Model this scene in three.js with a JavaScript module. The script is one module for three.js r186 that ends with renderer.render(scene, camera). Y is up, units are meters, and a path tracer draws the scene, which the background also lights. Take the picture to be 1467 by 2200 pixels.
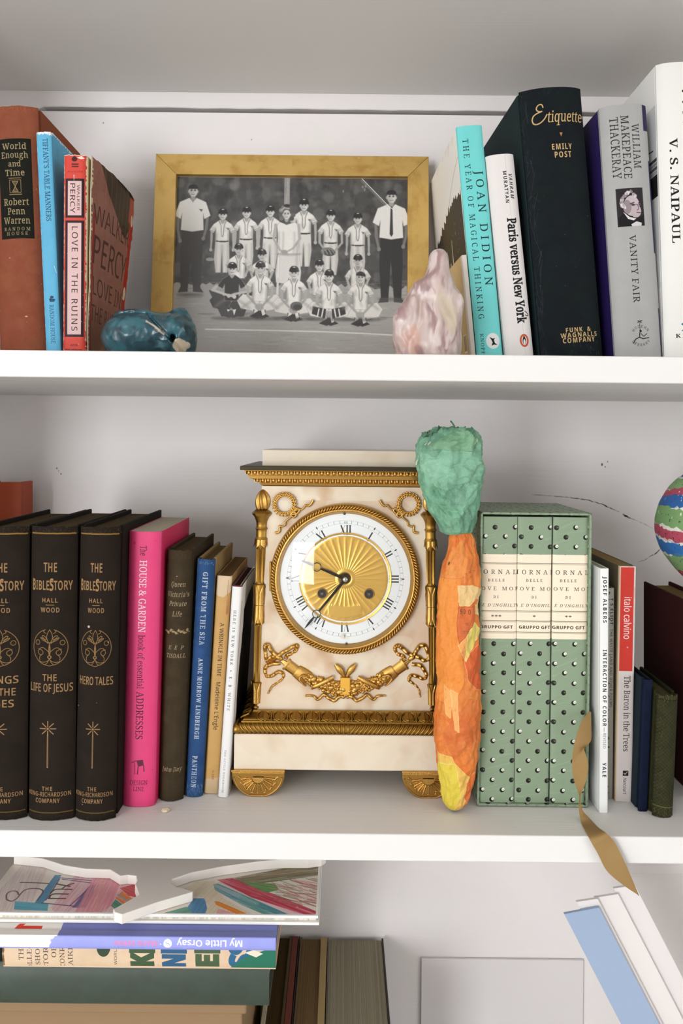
import * as THREE from 'three';
import { mergeGeometries, mergeVertices, toCreasedNormals } from 'three/addons/utils/BufferGeometryUtils.js';
import { RoundedBoxGeometry } from 'three/addons/geometries/RoundedBoxGeometry.js';
import { MarchingCubes } from 'three/addons/objects/MarchingCubes.js';
import { ImprovedNoise } from 'three/addons/math/ImprovedNoise.js';
import { RectAreaLightUniformsLib } from 'three/addons/lights/RectAreaLightUniformsLib.js';

// ---------------------------------------------------------------- camera, light, exposure
const scene = new THREE.Scene();
const renderer = new THREE.WebGLRenderer({ antialias: true });
renderer.toneMapping = THREE.LinearToneMapping;
renderer.toneMappingExposure = 0.195;
renderer.shadowMap.enabled = true;
const EYE = 1.45, CZ = 0.57, F = 1590, VX = 733.5, VY = 945, ROLL = 0.0102;
const camera = new THREE.PerspectiveCamera(2 * Math.atan(1100 / F) * 180 / Math.PI, 1467 / 2200, 0.05, 30);
camera.position.set(0, EYE, CZ);
camera.rotation.z = ROLL;
camera.setViewOffset(1467, 2200, 0, 155, 1467, 2200);
scene.background = new THREE.Color(0.75, 0.88, 1.0);
RectAreaLightUniformsLib.init();
function daylight(x, y, z, w, h, intensity, tx, ty, tz, color) {   // daylight standing in a window opening
  const l = new THREE.RectAreaLight(color, intensity, w, h);
  l.position.set(x, y, z); l.lookAt(tx, ty, tz); scene.add(l); l.name = 'window_daylight';
}
daylight(-2.17, 1.3, 1.35, 1.46, 1.46, 8, 2, 1.3, 1.35, 0xf8faff);
daylight(2.17, 1.3, 1.75, 1.46, 1.46, 20, -2, 1.3, 1.75, 0xf8faff);
daylight(-1.62, 1.35, 2.97, 0.96, 1.56, 78, -1.62, 1.35, 0, 0xf8faff);

// ---------------------------------------------------------------- helpers
const Y_TOP = EYE + 0.0667, Y_MID = EYE - 0.3035, Y_LOW = EYE - 0.777, SHELF_T = 0.0208, WALL_Z = -0.25;
const cr = Math.cos(ROLL), sr = Math.sin(ROLL);
function ray(px, py) { const u = (px - VX) / F, v = -(py - VY) / F; return [u * cr - v * sr, u * sr + v * cr]; }
function P(px, py, z) { const [x, y] = ray(px, py), d = CZ - z; return new THREE.Vector3(x * d, EYE + y * d, z); }   // a measured place on an upright plane
function zOn(px, py, Y) { return CZ - (Y - EYE) / ray(px, py)[1]; }                                                 // depth of a place on a level surface
function Q(px, py, Y) { return P(px, py, zOn(px, py, Y)); }
const mpp = (z) => (CZ - z) / F;                                                                                   // metres per measured pixel
let seed = 7;
const rnd = () => { seed = (seed + 0x6d2b79f5) | 0; let t = Math.imul(seed ^ (seed >>> 15), 1 | seed); t = (t + Math.imul(t ^ (t >>> 7), 61 | t)) ^ t; return ((t ^ (t >>> 14)) >>> 0) / 4294967296; };
const rr = (a, b) => a + (b - a) * rnd();
const noise = new ImprovedNoise();
const n3 = (x, y, z) => noise.noise(x + 31.4, y + 17.2, z + 5.7);
function fbm(x, y, z, o = 4) { let s = 0, a = 0.5; for (let i = 0; i < o; i++) { s += a * n3(x, y, z); x *= 2.03; y *= 2.03; z *= 2.03; a *= 0.5; } return s; }
function worley(x, y, z) { // distance to the nearest of scattered points, and which point it was
  const X = Math.floor(x), Y = Math.floor(y), Z = Math.floor(z); let b = 9, id = 0; for (let i = -1; i < 2; i++) for (let j = -1; j < 2; j++) for (let k = -1; k < 2; k++) { const a = X + i, c = Y + j, e = Z + k, h = Math.sin(a * 127.1 + c * 311.7 + e * 74.7) * 43758.5453, f = h - Math.floor(h), g = (f * 57.31) % 1, q = (f * 131.7) % 1, d = Math.hypot(a + f - x, c + g - y, e + q - z); if (d < b) { b = d; id = f; } } return [b, id];
}
const sst = THREE.MathUtils.smoothstep, lerp = THREE.MathUtils.lerp, clamp = THREE.MathUtils.clamp;
const hex = (h) => [(h >> 16) & 255, (h >> 8) & 255, h & 255];
const rgb = (h, a = 1) => `rgba(${hex(h).join(',')},${a})`;
const taken = new Map();
function numbered(n) { const k = taken.get(n) || 0; taken.set(n, k + 1); return k ? `${n}_${String(k).padStart(3, '0')}` : n; }
function thing(name, label, category, pos = [0, 0, 0], group) {
  const g = new THREE.Group(); g.name = numbered(name); g.position.set(...pos);
  g.userData = { label, category }; if (group) g.userData.group = group;
  scene.add(g); return g;
}
function part(name, geo, m, parent, label) {
  const o = new THREE.Mesh(geo, m); o.name = name; o.castShadow = o.receiveShadow = true; parent.add(o);
  if (label) o.userData.label = label; return o;
}
function structure(name, geo, m) { const o = new THREE.Mesh(geo, m); o.name = name; o.castShadow = o.receiveShadow = true; o.userData.kind = 'structure'; scene.add(o); return o; }
function solo(name, geo, m, label, category, group) { const o = new THREE.Mesh(geo, m); o.name = numbered(name); o.castShadow = o.receiveShadow = true; o.userData = { label, category }; if (group) o.userData.group = group; scene.add(o); return o; }

// ---------------------------------------------------------------- textures
function canvasTex(w, h, k, draw) {
  k = Math.min(k, 2040 / w, 2040 / h);
  const c = document.createElement('canvas'); c.width = Math.max(8, Math.round(w * k)); c.height = Math.max(8, Math.round(h * k));
  const x = c.getContext('2d'); x.scale(c.width / w, c.height / h); draw(x, w, h);
  const t = new THREE.CanvasTexture(c); t.colorSpace = THREE.SRGBColorSpace; t.magFilter = THREE.LinearFilter; t.anisotropy = 8; return t;
}
function dataTex(w, h, f, srgb) {
  const d = new Uint8Array(w * h * 4);
  for (let y = 0; y < h; y++) for (let x = 0; x < w; x++) { const v = f(x / w, y / h), i = (y * w + x) * 4; for (let c = 0; c < 3; c++) d[i + c] = clamp(Array.isArray(v) ? v[c] : v, 0, 255); d[i + 3] = 255; }
  const t = new THREE.DataTexture(d, w, h); t.magFilter = THREE.LinearFilter; t.minFilter = THREE.LinearFilter; t.wrapS = t.wrapT = THREE.RepeatWrapping; if (srgb) t.colorSpace = THREE.SRGBColorSpace; t.needsUpdate = true; return t;
}
const weaveTex = dataTex(128, 128, (x, y) => { const a = Math.sin(x * 32 * Math.PI), b = Math.sin(y * 32 * Math.PI); return 128 + 70 * (a * a > b * b ? a * a : b * b) - 60 + 40 * rnd(); });
const paperTex = dataTex(256, 256, (x, y) => 128 + 50 * Math.sin(2 * Math.PI * (3 * x + Math.sin(2 * Math.PI * y))) * 0.2 + 70 * (rnd() - 0.5));
const brushTex = (() => { const rows = Array.from({ length: 256 }, () => rnd()), off = Array.from({ length: 256 }, () => rnd()); return dataTex(256, 256, (x, y) => { const r = Math.floor(y * 256); return 128 + 60 * (rows[r] - 0.5) + 45 * Math.sin(2 * Math.PI * (x * (1 + (r % 3)) + off[r])) * rows[(r + 7) % 256] + 24 * (rnd() - 0.5); }); })();
const pageTex = (() => { const cols = Array.from({ length: 256 }, () => rnd()); return dataTex(256, 32, (x) => { const c = cols[Math.floor(x * 256)], v = 205 + 50 * c; return [v, v * 0.985, v * 0.95]; }, true); })();
const pageBump = (() => { const cols = Array.from({ length: 256 }, () => rnd()); return dataTex(256, 8, (x) => 255 * cols[Math.floor(x * 256)]); })();
const crumpleTex = dataTex(256, 256, (x, y) => { const X = Math.abs(x - 0.5) * 2, Y = Math.abs(y - 0.5) * 2, r = 1 - Math.abs(n3(X * 3.5, Y * 3.5, 2)) * 2.2, q = 1 - Math.abs(n3(X * 8 + 4, Y * 8, 6)) * 2.2, s = fbm(X * 14, Y * 14, 8, 3); return 120 + 70 * r * r * r + 45 * q * q * q + 40 * s; });   // creased paper
function rep(t, u, v) { const c = t.clone(); c.repeat.set(u, v); c.needsUpdate = true; return c; }
function mat(color, roughness, o = {}) { return new THREE.MeshPhysicalMaterial({ color, roughness, ...o }); }
// lettering: centred on (x, y), stretched to the length and cap height measured on the photograph
function txt(c, str, x, y, len, cap, o = {}) {
  c.save(); c.translate(x, y); c.rotate(o.rot || 0); c.fillStyle = c.strokeStyle = o.col || '#111';
  c.font = `${o.b ? 'bold ' : ''}100px ${o.f || 'sans-serif'}`; c.textBaseline = 'alphabetic'; c.textAlign = 'left';
  const tr = (o.tr || 0) * 100, w = [...str].reduce((s, ch) => s + c.measureText(ch).width + tr, -tr), sy = cap / 71.4, sx = len ? len / w : sy;
  c.scale(sx, sy); if (o.it) c.transform(1, 0, -0.22, 1, 8, 0);
  if (o.st) c.lineWidth = o.st;
  let p = -w / 2; for (const ch of str) { c.fillText(ch, p, 35.7); if (o.st) c.strokeText(ch, p, 35.7); p += c.measureText(ch).width + tr; }
  c.restore();
}
const vtx = (c, str, x, t0, t1, cap, o = {}) => txt(c, str, x, (t0 + t1) / 2, t1 - t0, cap, { rot: Math.PI / 2, ...o });
function specks(c, W, H, n, col, r0, r1) { c.fillStyle = col; for (let i = 0; i < n; i++) { const r = rr(r0, r1); c.beginPath(); c.ellipse(rnd() * W, rnd() * H, r, r * rr(0.5, 1.6), rnd() * 3, 0, 7); c.fill(); } }
function mottle(c, W, H, n, cols, r0, r1, a) { for (let i = 0; i < n; i++) { c.fillStyle = rgb(cols[Math.floor(rnd() * cols.length)], a); c.beginPath(); c.ellipse(rnd() * W, rnd() * H, rr(r0, r1), rr(r0, r1), rnd() * 3, 0, 7); c.fill(); } }
function scuffs(c, x0, y0, x1, y1, n, col, len) { c.strokeStyle = col; c.lineCap = 'round'; for (let i = 0; i < n; i++) { const x = rr(x0, x1), y = rr(y0, y1); c.lineWidth = rr(0.3, 1.1); c.beginPath(); c.moveTo(x, y); c.lineTo(x + rr(-1, 1) * len * 0.25, y + rr(-1, 1) * len); c.stroke(); } }
function wornEdge(c, x, y0, y1, w, col, n) { c.fillStyle = col; for (let i = 0; i < n; i++) { const y = rr(y0, y1); c.beginPath(); c.ellipse(x, y, rr(0.3, w), rr(1, 7), 0, 0, 7); c.fill(); } }
function path(c, pts, col, lw, fill) { c.beginPath(); pts.forEach(([x, y], i) => (i ? c.lineTo(x, y) : c.moveTo(x, y))); if (fill) { c.closePath(); c.fillStyle = fill; c.fill(); } if (col) { c.strokeStyle = col; c.lineWidth = lw; c.lineJoin = 'round'; c.stroke(); } }
function curve(c, pts, col, lw) { c.beginPath(); c.moveTo(...pts[0]); for (let i = 1; i < pts.length - 1; i++) { const [a, b] = [pts[i], pts[i + 1]]; c.quadraticCurveTo(a[0], a[1], i === pts.length - 2 ? b[0] : (a[0] + b[0]) / 2, i === pts.length - 2 ? b[1] : (a[1] + b[1]) / 2); } c.strokeStyle = col; c.lineWidth = lw; c.lineCap = 'round'; c.stroke(); }
function disc(c, x, y, rx, ry, col, rot = 0) { c.beginPath(); c.ellipse(x, y, rx, ry ?? rx, rot, 0, 7); c.fillStyle = col; c.fill(); }

// ---------------------------------------------------------------- geometry helpers
function box(w, h, d, x = 0, y = 0, z = 0) { const g = new THREE.BoxGeometry(w, h, d); g.translate(x, y, z); return g; }
function rbox(w, h, d, r, x = 0, y = 0, z = 0, seg = 2) { const g = new RoundedBoxGeometry(w, h, d, seg, r); g.translate(x, y, z); return g; }
function plain(g) { let q = g.index ? g.toNonIndexed() : g; q = q.clone(); for (const k of Object.keys(q.attributes)) if (!['position', 'normal', 'uv'].includes(k)) q.deleteAttribute(k); if (!q.attributes.uv) q.setAttribute('uv', new THREE.BufferAttribute(new Float32Array(q.attributes.position.count * 2), 2)); return q; }
const merge = (list) => mergeGeometries(list.map(plain));
function grid(nu, nv, f, closeU) {   // a surface from f(u, v) -> [x, y, z, (u, v)]
  const pos = [], uv = [], idx = [];
  for (let j = 0; j <= nv; j++) for (let i = 0; i <= nu; i++) { const p = f(i / nu, j / nv); pos.push(p[0], p[1], p[2]); uv.push(p[3] ?? i / nu, p[4] ?? j / nv); }
  for (let j = 0; j < nv; j++) for (let i = 0; i < nu; i++) { const a = j * (nu + 1) + i, b = a + 1, d = a + nu + 1, e = d + 1; idx.push(a, b, e, a, e, d); }
  const g = new THREE.BufferGeometry(); g.setAttribute('position', new THREE.Float32BufferAttribute(pos, 3)); g.setAttribute('uv', new THREE.Float32BufferAttribute(uv, 2)); g.setIndex(idx); g.computeVertexNormals();
  if (closeU) { const n = g.attributes.normal; for (let j = 0; j <= nv; j++) { const a = j * (nu + 1), b = a + nu, v = new THREE.Vector3(n.getX(a) + n.getX(b), n.getY(a) + n.getY(b), n.getZ(a) + n.getZ(b)).normalize(); n.setXYZ(a, v.x, v.y, v.z); n.setXYZ(b, v.x, v.y, v.z); } }
  return g;
}
function sheet(nu, nv, f, t) {   // a thin solid: the surface f and the same surface pushed back along its normal by t, with edges
  const a = grid(nu, nv, f), p = a.attributes.position, n = a.attributes.normal, b = a.clone(), q = b.attributes.position;
  for (let i = 0; i < p.count; i++) q.setXYZ(i, p.getX(i) - n.getX(i) * t, p.getY(i) - n.getY(i) * t, p.getZ(i) - n.getZ(i) * t);
  const bi = [...b.index.array]; for (let i = 0; i < bi.length; i += 3) [bi[i], bi[i + 1]] = [bi[i + 1], bi[i]]; b.setIndex(bi); b.computeVertexNormals();
  const rim = []; for (let i = 0; i <= nu; i++) rim.push(i); for (let j = 1; j <= nv; j++) rim.push(j * (nu + 1) + nu); for (let i = nu - 1; i >= 0; i--) rim.push(nv * (nu + 1) + i); for (let j = nv - 1; j >= 0; j--) rim.push(j * (nu + 1));
  const pos = [], uv = [], idx = [], U = a.attributes.uv;
  rim.forEach((k, m) => { pos.push(p.getX(k), p.getY(k), p.getZ(k), q.getX(k), q.getY(k), q.getZ(k)); uv.push(U.getX(k), U.getY(k), U.getX(k), U.getY(k)); if (m) { const e = 2 * m; idx.push(e - 2, e - 1, e + 1, e - 2, e + 1, e); } });
  const r = new THREE.BufferGeometry(); r.setAttribute('position', new THREE.Float32BufferAttribute(pos, 3)); r.setAttribute('uv', new THREE.Float32BufferAttribute(uv, 2)); r.setIndex(idx); r.computeVertexNormals();
  return merge([a, b, r]);
}
function rectLathe(profile, off) {   // a moulding carried round a rectangle with mitred corners; profile: [half width, height]
  const geos = [], cap = (i, up) => { const [a, y] = profile[i], b = a - off, g = new THREE.PlaneGeometry(2 * a, 2 * b); g.rotateX(up ? -Math.PI / 2 : Math.PI / 2); g.translate(0, y, 0); geos.push(g); };
  for (let s = 0; s < 4; s++) {
    const pos = [], idx = [], uv = []; let run = 0;
    profile.forEach(([a, y], i) => {
      if (i) run += Math.hypot(a - profile[i - 1][0], y - profile[i - 1][1]);
      const b = a - off, [hx, hz] = s % 2 ? [b, a] : [a, b], ang = s * Math.PI / 2;
      for (const e of [-1, 1]) { const x = e * hx, z = hz; pos.push(x * Math.cos(ang) + z * Math.sin(ang), y, -x * Math.sin(ang) + z * Math.cos(ang)); uv.push(x, run); }
      if (i) { const k = 2 * i; idx.push(k - 2, k - 1, k + 1, k - 2, k + 1, k); }
    });
    let g = new THREE.BufferGeometry(); g.setAttribute('position', new THREE.Float32BufferAttribute(pos, 3)); g.setAttribute('uv', new THREE.Float32BufferAttribute(uv, 2)); g.setIndex(idx); g = g.toNonIndexed(); g.computeVertexNormals(); geos.push(toCreasedNormals(g, 0.6));
  }
  cap(0, false); cap(profile.length - 1, true);
  return merge(geos);
}
function tube(pts, r, seg = 24, rad = 8, closed = false) { return new THREE.TubeGeometry(new THREE.CatmullRomCurve3(pts, closed), seg, r, rad, closed); }
function ribbon(pts, width, thick, o = {}) {   // a cast ribbon lying on a wall that faces +z: pts are Vector3, pleated across
  const c = new THREE.CatmullRomCurve3(pts), n = o.n || 40, w = (s) => width * (o.taper ? o.taper(s) : 1), m = 8;
  return grid(n, m, (s, v) => {
    const p = c.getPoint(s), t = c.getTangent(s), a = v * Math.PI, k = Math.cos(a), l = Math.hypot(t.x, t.y) || 1, nx = -t.y / l, ny = t.x / l;
    const pl = 1 + (o.pleat || 0) * Math.sin(s * (o.pleats || 20) * Math.PI * 2);
    return [p.x - nx * k * w(s) / 2, p.y - ny * k * w(s) / 2, p.z + Math.pow(Math.sin(a), 0.6) * thick * pl];
  });
}
function blob(sdf, hx, hy, hz, res) {   // smooth solid from a signed distance, metres
  const m = new MarchingCubes(res, new THREE.MeshStandardMaterial(), false, false, 300000); m.isolation = 0;
  const h = res / 2;
  for (let z = 0; z < res; z++) for (let y = 0; y < res; y++) for (let x = 0; x < res; x++) m.field[x + y * res + z * res * res] = -sdf((x - h) / h * hx, (y - h) / h * hy, (z - h) / h * hz) * 100;
  m.update();
  const n = m.count, g = new THREE.BufferGeometry(), p = new Float32Array(n * 3);
  for (let i = 0; i < n; i++) { p[i * 3] = m.positionArray[i * 3] * hx; p[i * 3 + 1] = m.positionArray[i * 3 + 1] * hy; p[i * 3 + 2] = m.positionArray[i * 3 + 2] * hz; }
  g.setAttribute('position', new THREE.BufferAttribute(p, 3));
  const w = mergeVertices(g, 1e-6); w.computeVertexNormals(); return w;
}
const smin = (a, b, k) => { const h = Math.max(k - Math.abs(a - b), 0) / k; return Math.min(a, b) - h * h * k * 0.25; };
function capsule(x, y, z, ax, ay, az, bx, by, bz, ra, rb) { const dx = bx - ax, dy = by - ay, dz = bz - az, t = clamp(((x - ax) * dx + (y - ay) * dy + (z - az) * dz) / (dx * dx + dy * dy + dz * dz + 1e-12), 0, 1); return Math.hypot(x - ax - dx * t, y - ay - dy * t, z - az - dz * t) - lerp(ra, rb, t); }
const ellip = (x, y, z, cx, cy, cz, a, b, c) => { const k = Math.hypot((x - cx) / a, (y - cy) / b, (z - cz) / c); return (k - 1) * Math.min(a, b, c); };
function paint(g, f) { const p = g.attributes.position, n = g.attributes.normal, c = new Float32Array(p.count * 3), k = new THREE.Color(); for (let i = 0; i < p.count; i++) { const v = f(p.getX(i), p.getY(i), p.getZ(i), n); k.setRGB(v[0] / 255, v[1] / 255, v[2] / 255, THREE.SRGBColorSpace); c.set([k.r, k.g, k.b], i * 3); } g.setAttribute('color', new THREE.BufferAttribute(c, 3)); return g; }
const mix3 = (a, b, t) => [lerp(a[0], b[0], t), lerp(a[1], b[1], t), lerp(a[2], b[2], t)];

// ---------------------------------------------------------------- the room (mostly behind the camera): it holds the light
const wallPaint = mat(0xd2cfcb, 0.8), floorWood = mat(0xd6cfc7, 0.6), frameWhite = mat(0xf4f2ec, 0.4);
const RX = 2.2, RZ = 3.0, RH = 2.6;
structure('floor', box(2 * RX + 0.2, 0.1, RZ + 0.6, 0, -0.05, RZ / 2 - 0.15), floorWood);
structure('ceiling', box(2 * RX + 0.2, 0.1, RZ + 0.6, 0, RH + 0.05, RZ / 2 - 0.15), mat(0xe9e6e0, 0.85));
structure('wall_back', box(2 * RX, RH, 0.1, 0, RH / 2, -0.35), wallPaint);
let windows = 0;
function windowWall(name, len, y0, y1, a, b, place) {   // a wall of given length along x with one opening from a to b, and its window frame
  const m = (a + b) / 2, h = y1 - y0, my = (y0 + y1) / 2;
  const g = [box(len, y0, 0.12, 0, y0 / 2, 0), box(len, RH - y1, 0.12, 0, (RH + y1) / 2, 0), box(a + len / 2, h, 0.12, (a - len / 2) / 2, my, 0), box(len / 2 - b, h, 0.12, (b + len / 2) / 2, my, 0)];
  const f = [box(0.05, h, 0.06, a + 0.025, my, 0), box(0.05, h, 0.06, b - 0.025, my, 0), box(b - a, 0.05, 0.06, m, y0 + 0.025, 0), box(b - a, 0.05, 0.06, m, y1 - 0.025, 0), box(0.03, h, 0.04, m, my, 0), box(b - a, 0.03, 0.04, m, my, 0)];
  place(structure(numbered(name), merge(g), wallPaint)); return place(structure(`window_${++windows}`, merge(f), frameWhite));
}
windowWall('wall_left', RZ + 0.6, 0.52, 2.08, -0.78, 0.78, (o) => { o.position.set(-RX - 0.06, 0, RZ / 2 - 0.15); o.rotation.y = Math.PI / 2; return o; });
windowWall('wall_right', RZ + 0.6, 0.52, 2.08, -0.38, 1.18, (o) => { o.position.set(RX + 0.06, 0, RZ / 2 - 0.15); o.rotation.y = -Math.PI / 2; return o; });
windowWall('wall_front', 2 * RX + 0.24, 0.52, 2.18, -2.15, -1.09, (o) => { o.position.set(0, 0, RZ + 0.06); return o; });

// ---------------------------------------------------------------- the bookcase
const shelfPaint = (u, v, c = 0xe0dedb) => mat(c, 0.5, { bumpMap: rep(brushTex, u, v), bumpScale: 0.00012, specularIntensity: 0.5 });
const BW = 0.47, BL = 0.395;   // inner half widths to the right and left
const bookcase = thing('bookcase', 'white painted built-in bookcase with three thick shelves', 'bookcase', [0, 0, 0]);
for (const y of [Y_TOP, Y_MID, Y_LOW, EYE + 0.404]) {
  const g = rbox(BW + BL, SHELF_T, 0.25, 0.0012, (BW - BL) / 2, y - SHELF_T / 2, -0.125, 2), p = g.attributes.position, n = g.attributes.normal, uv = g.attributes.uv;
  for (let i = 0; i < p.count; i++) { if (Math.abs(n.getY(i)) > 0.6) uv.setXY(i, p.getX(i), p.getZ(i)); else uv.setXY(i, p.getX(i), p.getY(i) - y); }
  part('shelf', g, shelfPaint(1.6, 7), bookcase);
}
for (const s of [-1, 1]) part('side_panel', rbox(0.022, 2.1, 0.25, 0.002, s < 0 ? -BL - 0.011 : BW + 0.011, EYE + 0.2 - 0.55, -0.125), shelfPaint(2, 8), bookcase);
// back boards: the joint between the upper two stands open
const gapY0 = P(733, 245, WALL_Z).y, gapY1 = P(733, 233.5, WALL_Z).y, backLow = Y_LOW, backTop = EYE + 0.404;
const backTex = canvasTex(940, (gapY0 - backLow) * 1000, 1.9, (c, W, H) => {
  c.fillStyle = '#ebe6e3'; c.fillRect(0, 0, W, H);
  mottle(c, W, H, 500, [0xeae7e4, 0xe0dcd7, 0xe6e0de], 6, 40, 0.10);
  const at = (px, py) => { const p = P(px, py, WALL_Z); return [(p.x + BW) * 1000, (gapY0 - p.y) * 1000]; };
  const crack = (pts, w) => { let [x, y] = at(...pts[0]), q = [x, y]; for (let i = 1; i < pts.length; i++) { const [X, Y] = at(...pts[i]), n = 7; for (let k = 1; k <= n; k++) { const t = k / n, e = [lerp(x, X, t) + rr(-0.25, 0.25), lerp(y, Y, t) + rr(-0.25, 0.25)]; path(c, [q, e], `rgba(18,16,12,${rnd() < 0.3 ? 0.35 : 0.95})`, pts[i][2] * rr(0.6, 1.1) * w * 0.8); q = e; } x = X; y = Y; } };
  crack([[1142, 1062], [1190, 1066, 0.4], [1225, 1069, 0.7], [1265, 1075, 1.0], [1295, 1084, 0.9], [1322, 1097, 1.5], [1330, 1100, 0.5]], 0.9);
  crack([[1338, 1105], [1348, 1111, 3], [1355, 1114, 2.2]], 0.8); crack([[1355, 1114], [1370, 1119, 0.5], [1388, 1128, 0.5], [1402, 1135, 0.3]], 0.7);
  crack([[1372, 1207], [1385, 1203, 0.4], [1395, 1196, 0.7], [1406, 1191, 0.9], [1412, 1186, 1.4], [1420, 1178, 1], [1430, 1171, 1.8], [1436, 1168, 1.2]], 0.9); crack([[1436, 1167], [1432, 1158, 0.8], [1430, 1153, 0.7], [1440, 1152, 0.6]], 0.7);
  for (const [x, y, r] of [[1293, 998, 1.6], [1305, 992, 0.8], [1300, 1003, 0.8], [122, 1006, 1], [131, 1018, 0.9], [126, 1012, 0.6], [222, 264, 0.8], [540, 300, 0.7]]) disc(c, ...at(x, y), r * 0.6, r, 'rgba(45,40,30,.75)');
});
const backMat = mat(0xffffff, 0.62, { map: backTex, bumpMap: rep(brushTex, 2, 4), bumpScale: 0.0003, specularIntensity: 0.4 });
part('backing', box(2 * BW, 0.2, 0.01, 0, gapY0, WALL_Z - 0.027), mat(0x2a211a, 0.9), bookcase);
part('back_board', box(2 * BW, gapY0 - backLow, 0.02, 0, (gapY0 + backLow) / 2, WALL_Z - 0.01), backMat, bookcase);
const upMat = mat(0xeae5e2, 0.62, { bumpMap: rep(brushTex, 2, 2), bumpScale: 0.0003, specularIntensity: 0.4 });
{ // upper board with a slightly ragged lower edge
  const s = new THREE.Shape(), n = 90; s.moveTo(-BW, backTop); s.lineTo(BW, backTop);
  for (let i = n; i >= 0; i--) { const x = -BW + 2 * BW * i / n; s.lineTo(x, gapY1 + 0.0008 * n3(x * 40, 3, 1) + (x < P(78, 240, WALL_Z).x ? -0.0045 : 0)); }
  const g = new THREE.ExtrudeGeometry(s, { depth: 0.02, bevelEnabled: true, bevelSize: 0.0008, bevelThickness: 0.0008, bevelSegments: 1 }); g.translate(0, 0, WALL_Z - 0.0208); part('back_board', g, upMat, bookcase);
}
{ const x0 = P(1353, 1878, -0.238).x, yb = P(1400, 1878, -0.238).y; part('batten', rbox(BW - x0, Y_MID - SHELF_T - yb, 0.012, 0.001, (BW + x0) / 2, (Y_MID - SHELF_T + yb) / 2, WALL_Z + 0.006), upMat, bookcase); }

// ---------------------------------------------------------------- books
const cloth = (c, w, h, o = {}) => mat(c, 0.82, { bumpMap: rep(weaveTex, w / 0.012, h / 0.012), bumpScale: 0.00022, specularIntensity: 0.35, ...o });
const paperM = (c, w, h, o = {}) => mat(c, 0.5, { bumpMap: rep(paperTex, w / 0.05, h / 0.05), bumpScale: 0.00006, specularIntensity: 0.45, ...o });
const pagesM = (c, o = {}) => mat(c, 0.9, { map: pageTex, bumpMap: pageBump, bumpScale: 0.0004, specularIntensity: 0.15, ...o });
function spineGeo(w, h, b, power, back, groove, nv = 10, ragged = 0) {
  const prof = [[groove * 0.55, -b - back], [groove, -b - back * 0.55], [0.0001, -b - back * 0.12]], n = 16;
  for (let i = 0; i <= n; i++) { const a = -1 + 2 * i / n; prof.push([w / 2 + a * w / 2, -b * Math.pow(Math.abs(a), power)]); }
  for (const q of [2, 1, 0]) prof.push([w - prof[q][0], prof[q][1]]);
  const m = prof.length - 1, at = (u) => { const k = Math.min(m - 1, Math.floor(u * m)), t = u * m - k; return [lerp(prof[k][0], prof[k + 1][0], t), lerp(prof[k][1], prof[k + 1][1], t)]; };
  return sheet(m, nv, (u, v) => { const [x, z] = at(u); let y = v * h; if (ragged) y += (v > 0.99 ? 1 : v < 0.01 ? -1 : 0) * ragged * (n3(x * 900, v * 9, h * 70) - 0.2) - (v > 0.99 ? 1 : 0) * 0.0006; return [x, Math.max(0, y), z, clamp(x / w, 0.002, 0.998), v]; }, 0.0011);
}
function book(o) {
  const Y = o.Y, z = o.z ?? zOn(o.ll[0], o.by ?? o.ll[1], Y), A = P(...o.tl, z), B = P(...o.ll, z), C = P(...o.tr, z), s = mpp(z);
  const th = Math.atan2(B.x - A.x, A.y - B.y), w = (C.x - A.x) * Math.cos(th) + (C.y - A.y) * Math.sin(th), oy = Y + (th < 0 ? w * Math.sin(-th) : 0), h = (A.y - oy) / Math.cos(th), dep = o.dep;
  const g = thing(o.name || 'book', o.label, 'book', [A.x + h * Math.sin(th), oy + 0.0002, z], o.group);
  g.rotation.order = 'YZX'; g.rotation.set(0, o.yaw || 0, th);
  const W = w / s, H = h / s, hard = o.style === 'cloth', jack = o.style === 'jacket', t = o.board ?? (hard ? 0.0028 : jack ? 0.0028 : 0.0006), b = o.bulge ?? (hard ? w * 0.14 : jack ? w * 0.09 : 0.0012), power = o.power ?? (hard ? 2.4 : jack ? 4 : 7);
  const map = canvasTex(W, H, o.k || 2.4, o.draw), mk = hard ? cloth : paperM;
  const sm = mk(o.tone ?? 0xe4e4e4, w, h, { map, ...(o.spineMat || {}) }), back = hard ? 0.008 : 0.004, groove = hard ? 0.0016 : 0.0002;
  part('spine', spineGeo(w, h, b, power, back, groove, o.ragged ? 24 : 6, o.ragged || 0), sm, g);
  const z0 = -b - back * 0.75, len = dep + z0;
  for (const [side, x] of [['left', t / 2], ['right', w - t / 2]]) {
    if (o.skip === side) continue;
    const d = o[side], m = d ? mk(0xffffff, len, h, { map: canvasTex(len / s, H, o.ks || 1.6, d), ...(o.coverMat || {}) }) : mk(o[side + 'Col'] ?? o.color, len, h, o.coverMat);
    part(side === 'left' ? 'back_cover' : 'front_cover', d ? box(t, h, len, x, h / 2, z0 - len / 2) : rbox(t, h, len, Math.min(t * 0.35, 0.001), x, h / 2, z0 - len / 2), m, g);
  }
  const ins = o.inset ?? (hard || jack ? 0.0035 : 0.0004), pd = dep - ins - b - 0.002;
  const trim = o.trim || 0, pb = box(w - 2 * t - 0.0002 - trim, h - 2 * ins, pd, (w - trim) / 2, h / 2, -(b + 0.002) - pd / 2);
  part('page_block', pb, o.pageMat || pagesM(o.pages ?? 0xe6dcc4), g);
  return { g, w, h, s, b, t };
}
const SER = 'serif', SAN = 'sans-serif';
const bg = (c, W, H, col) => { c.fillStyle = col; c.fillRect(0, 0, W, H); };

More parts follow.
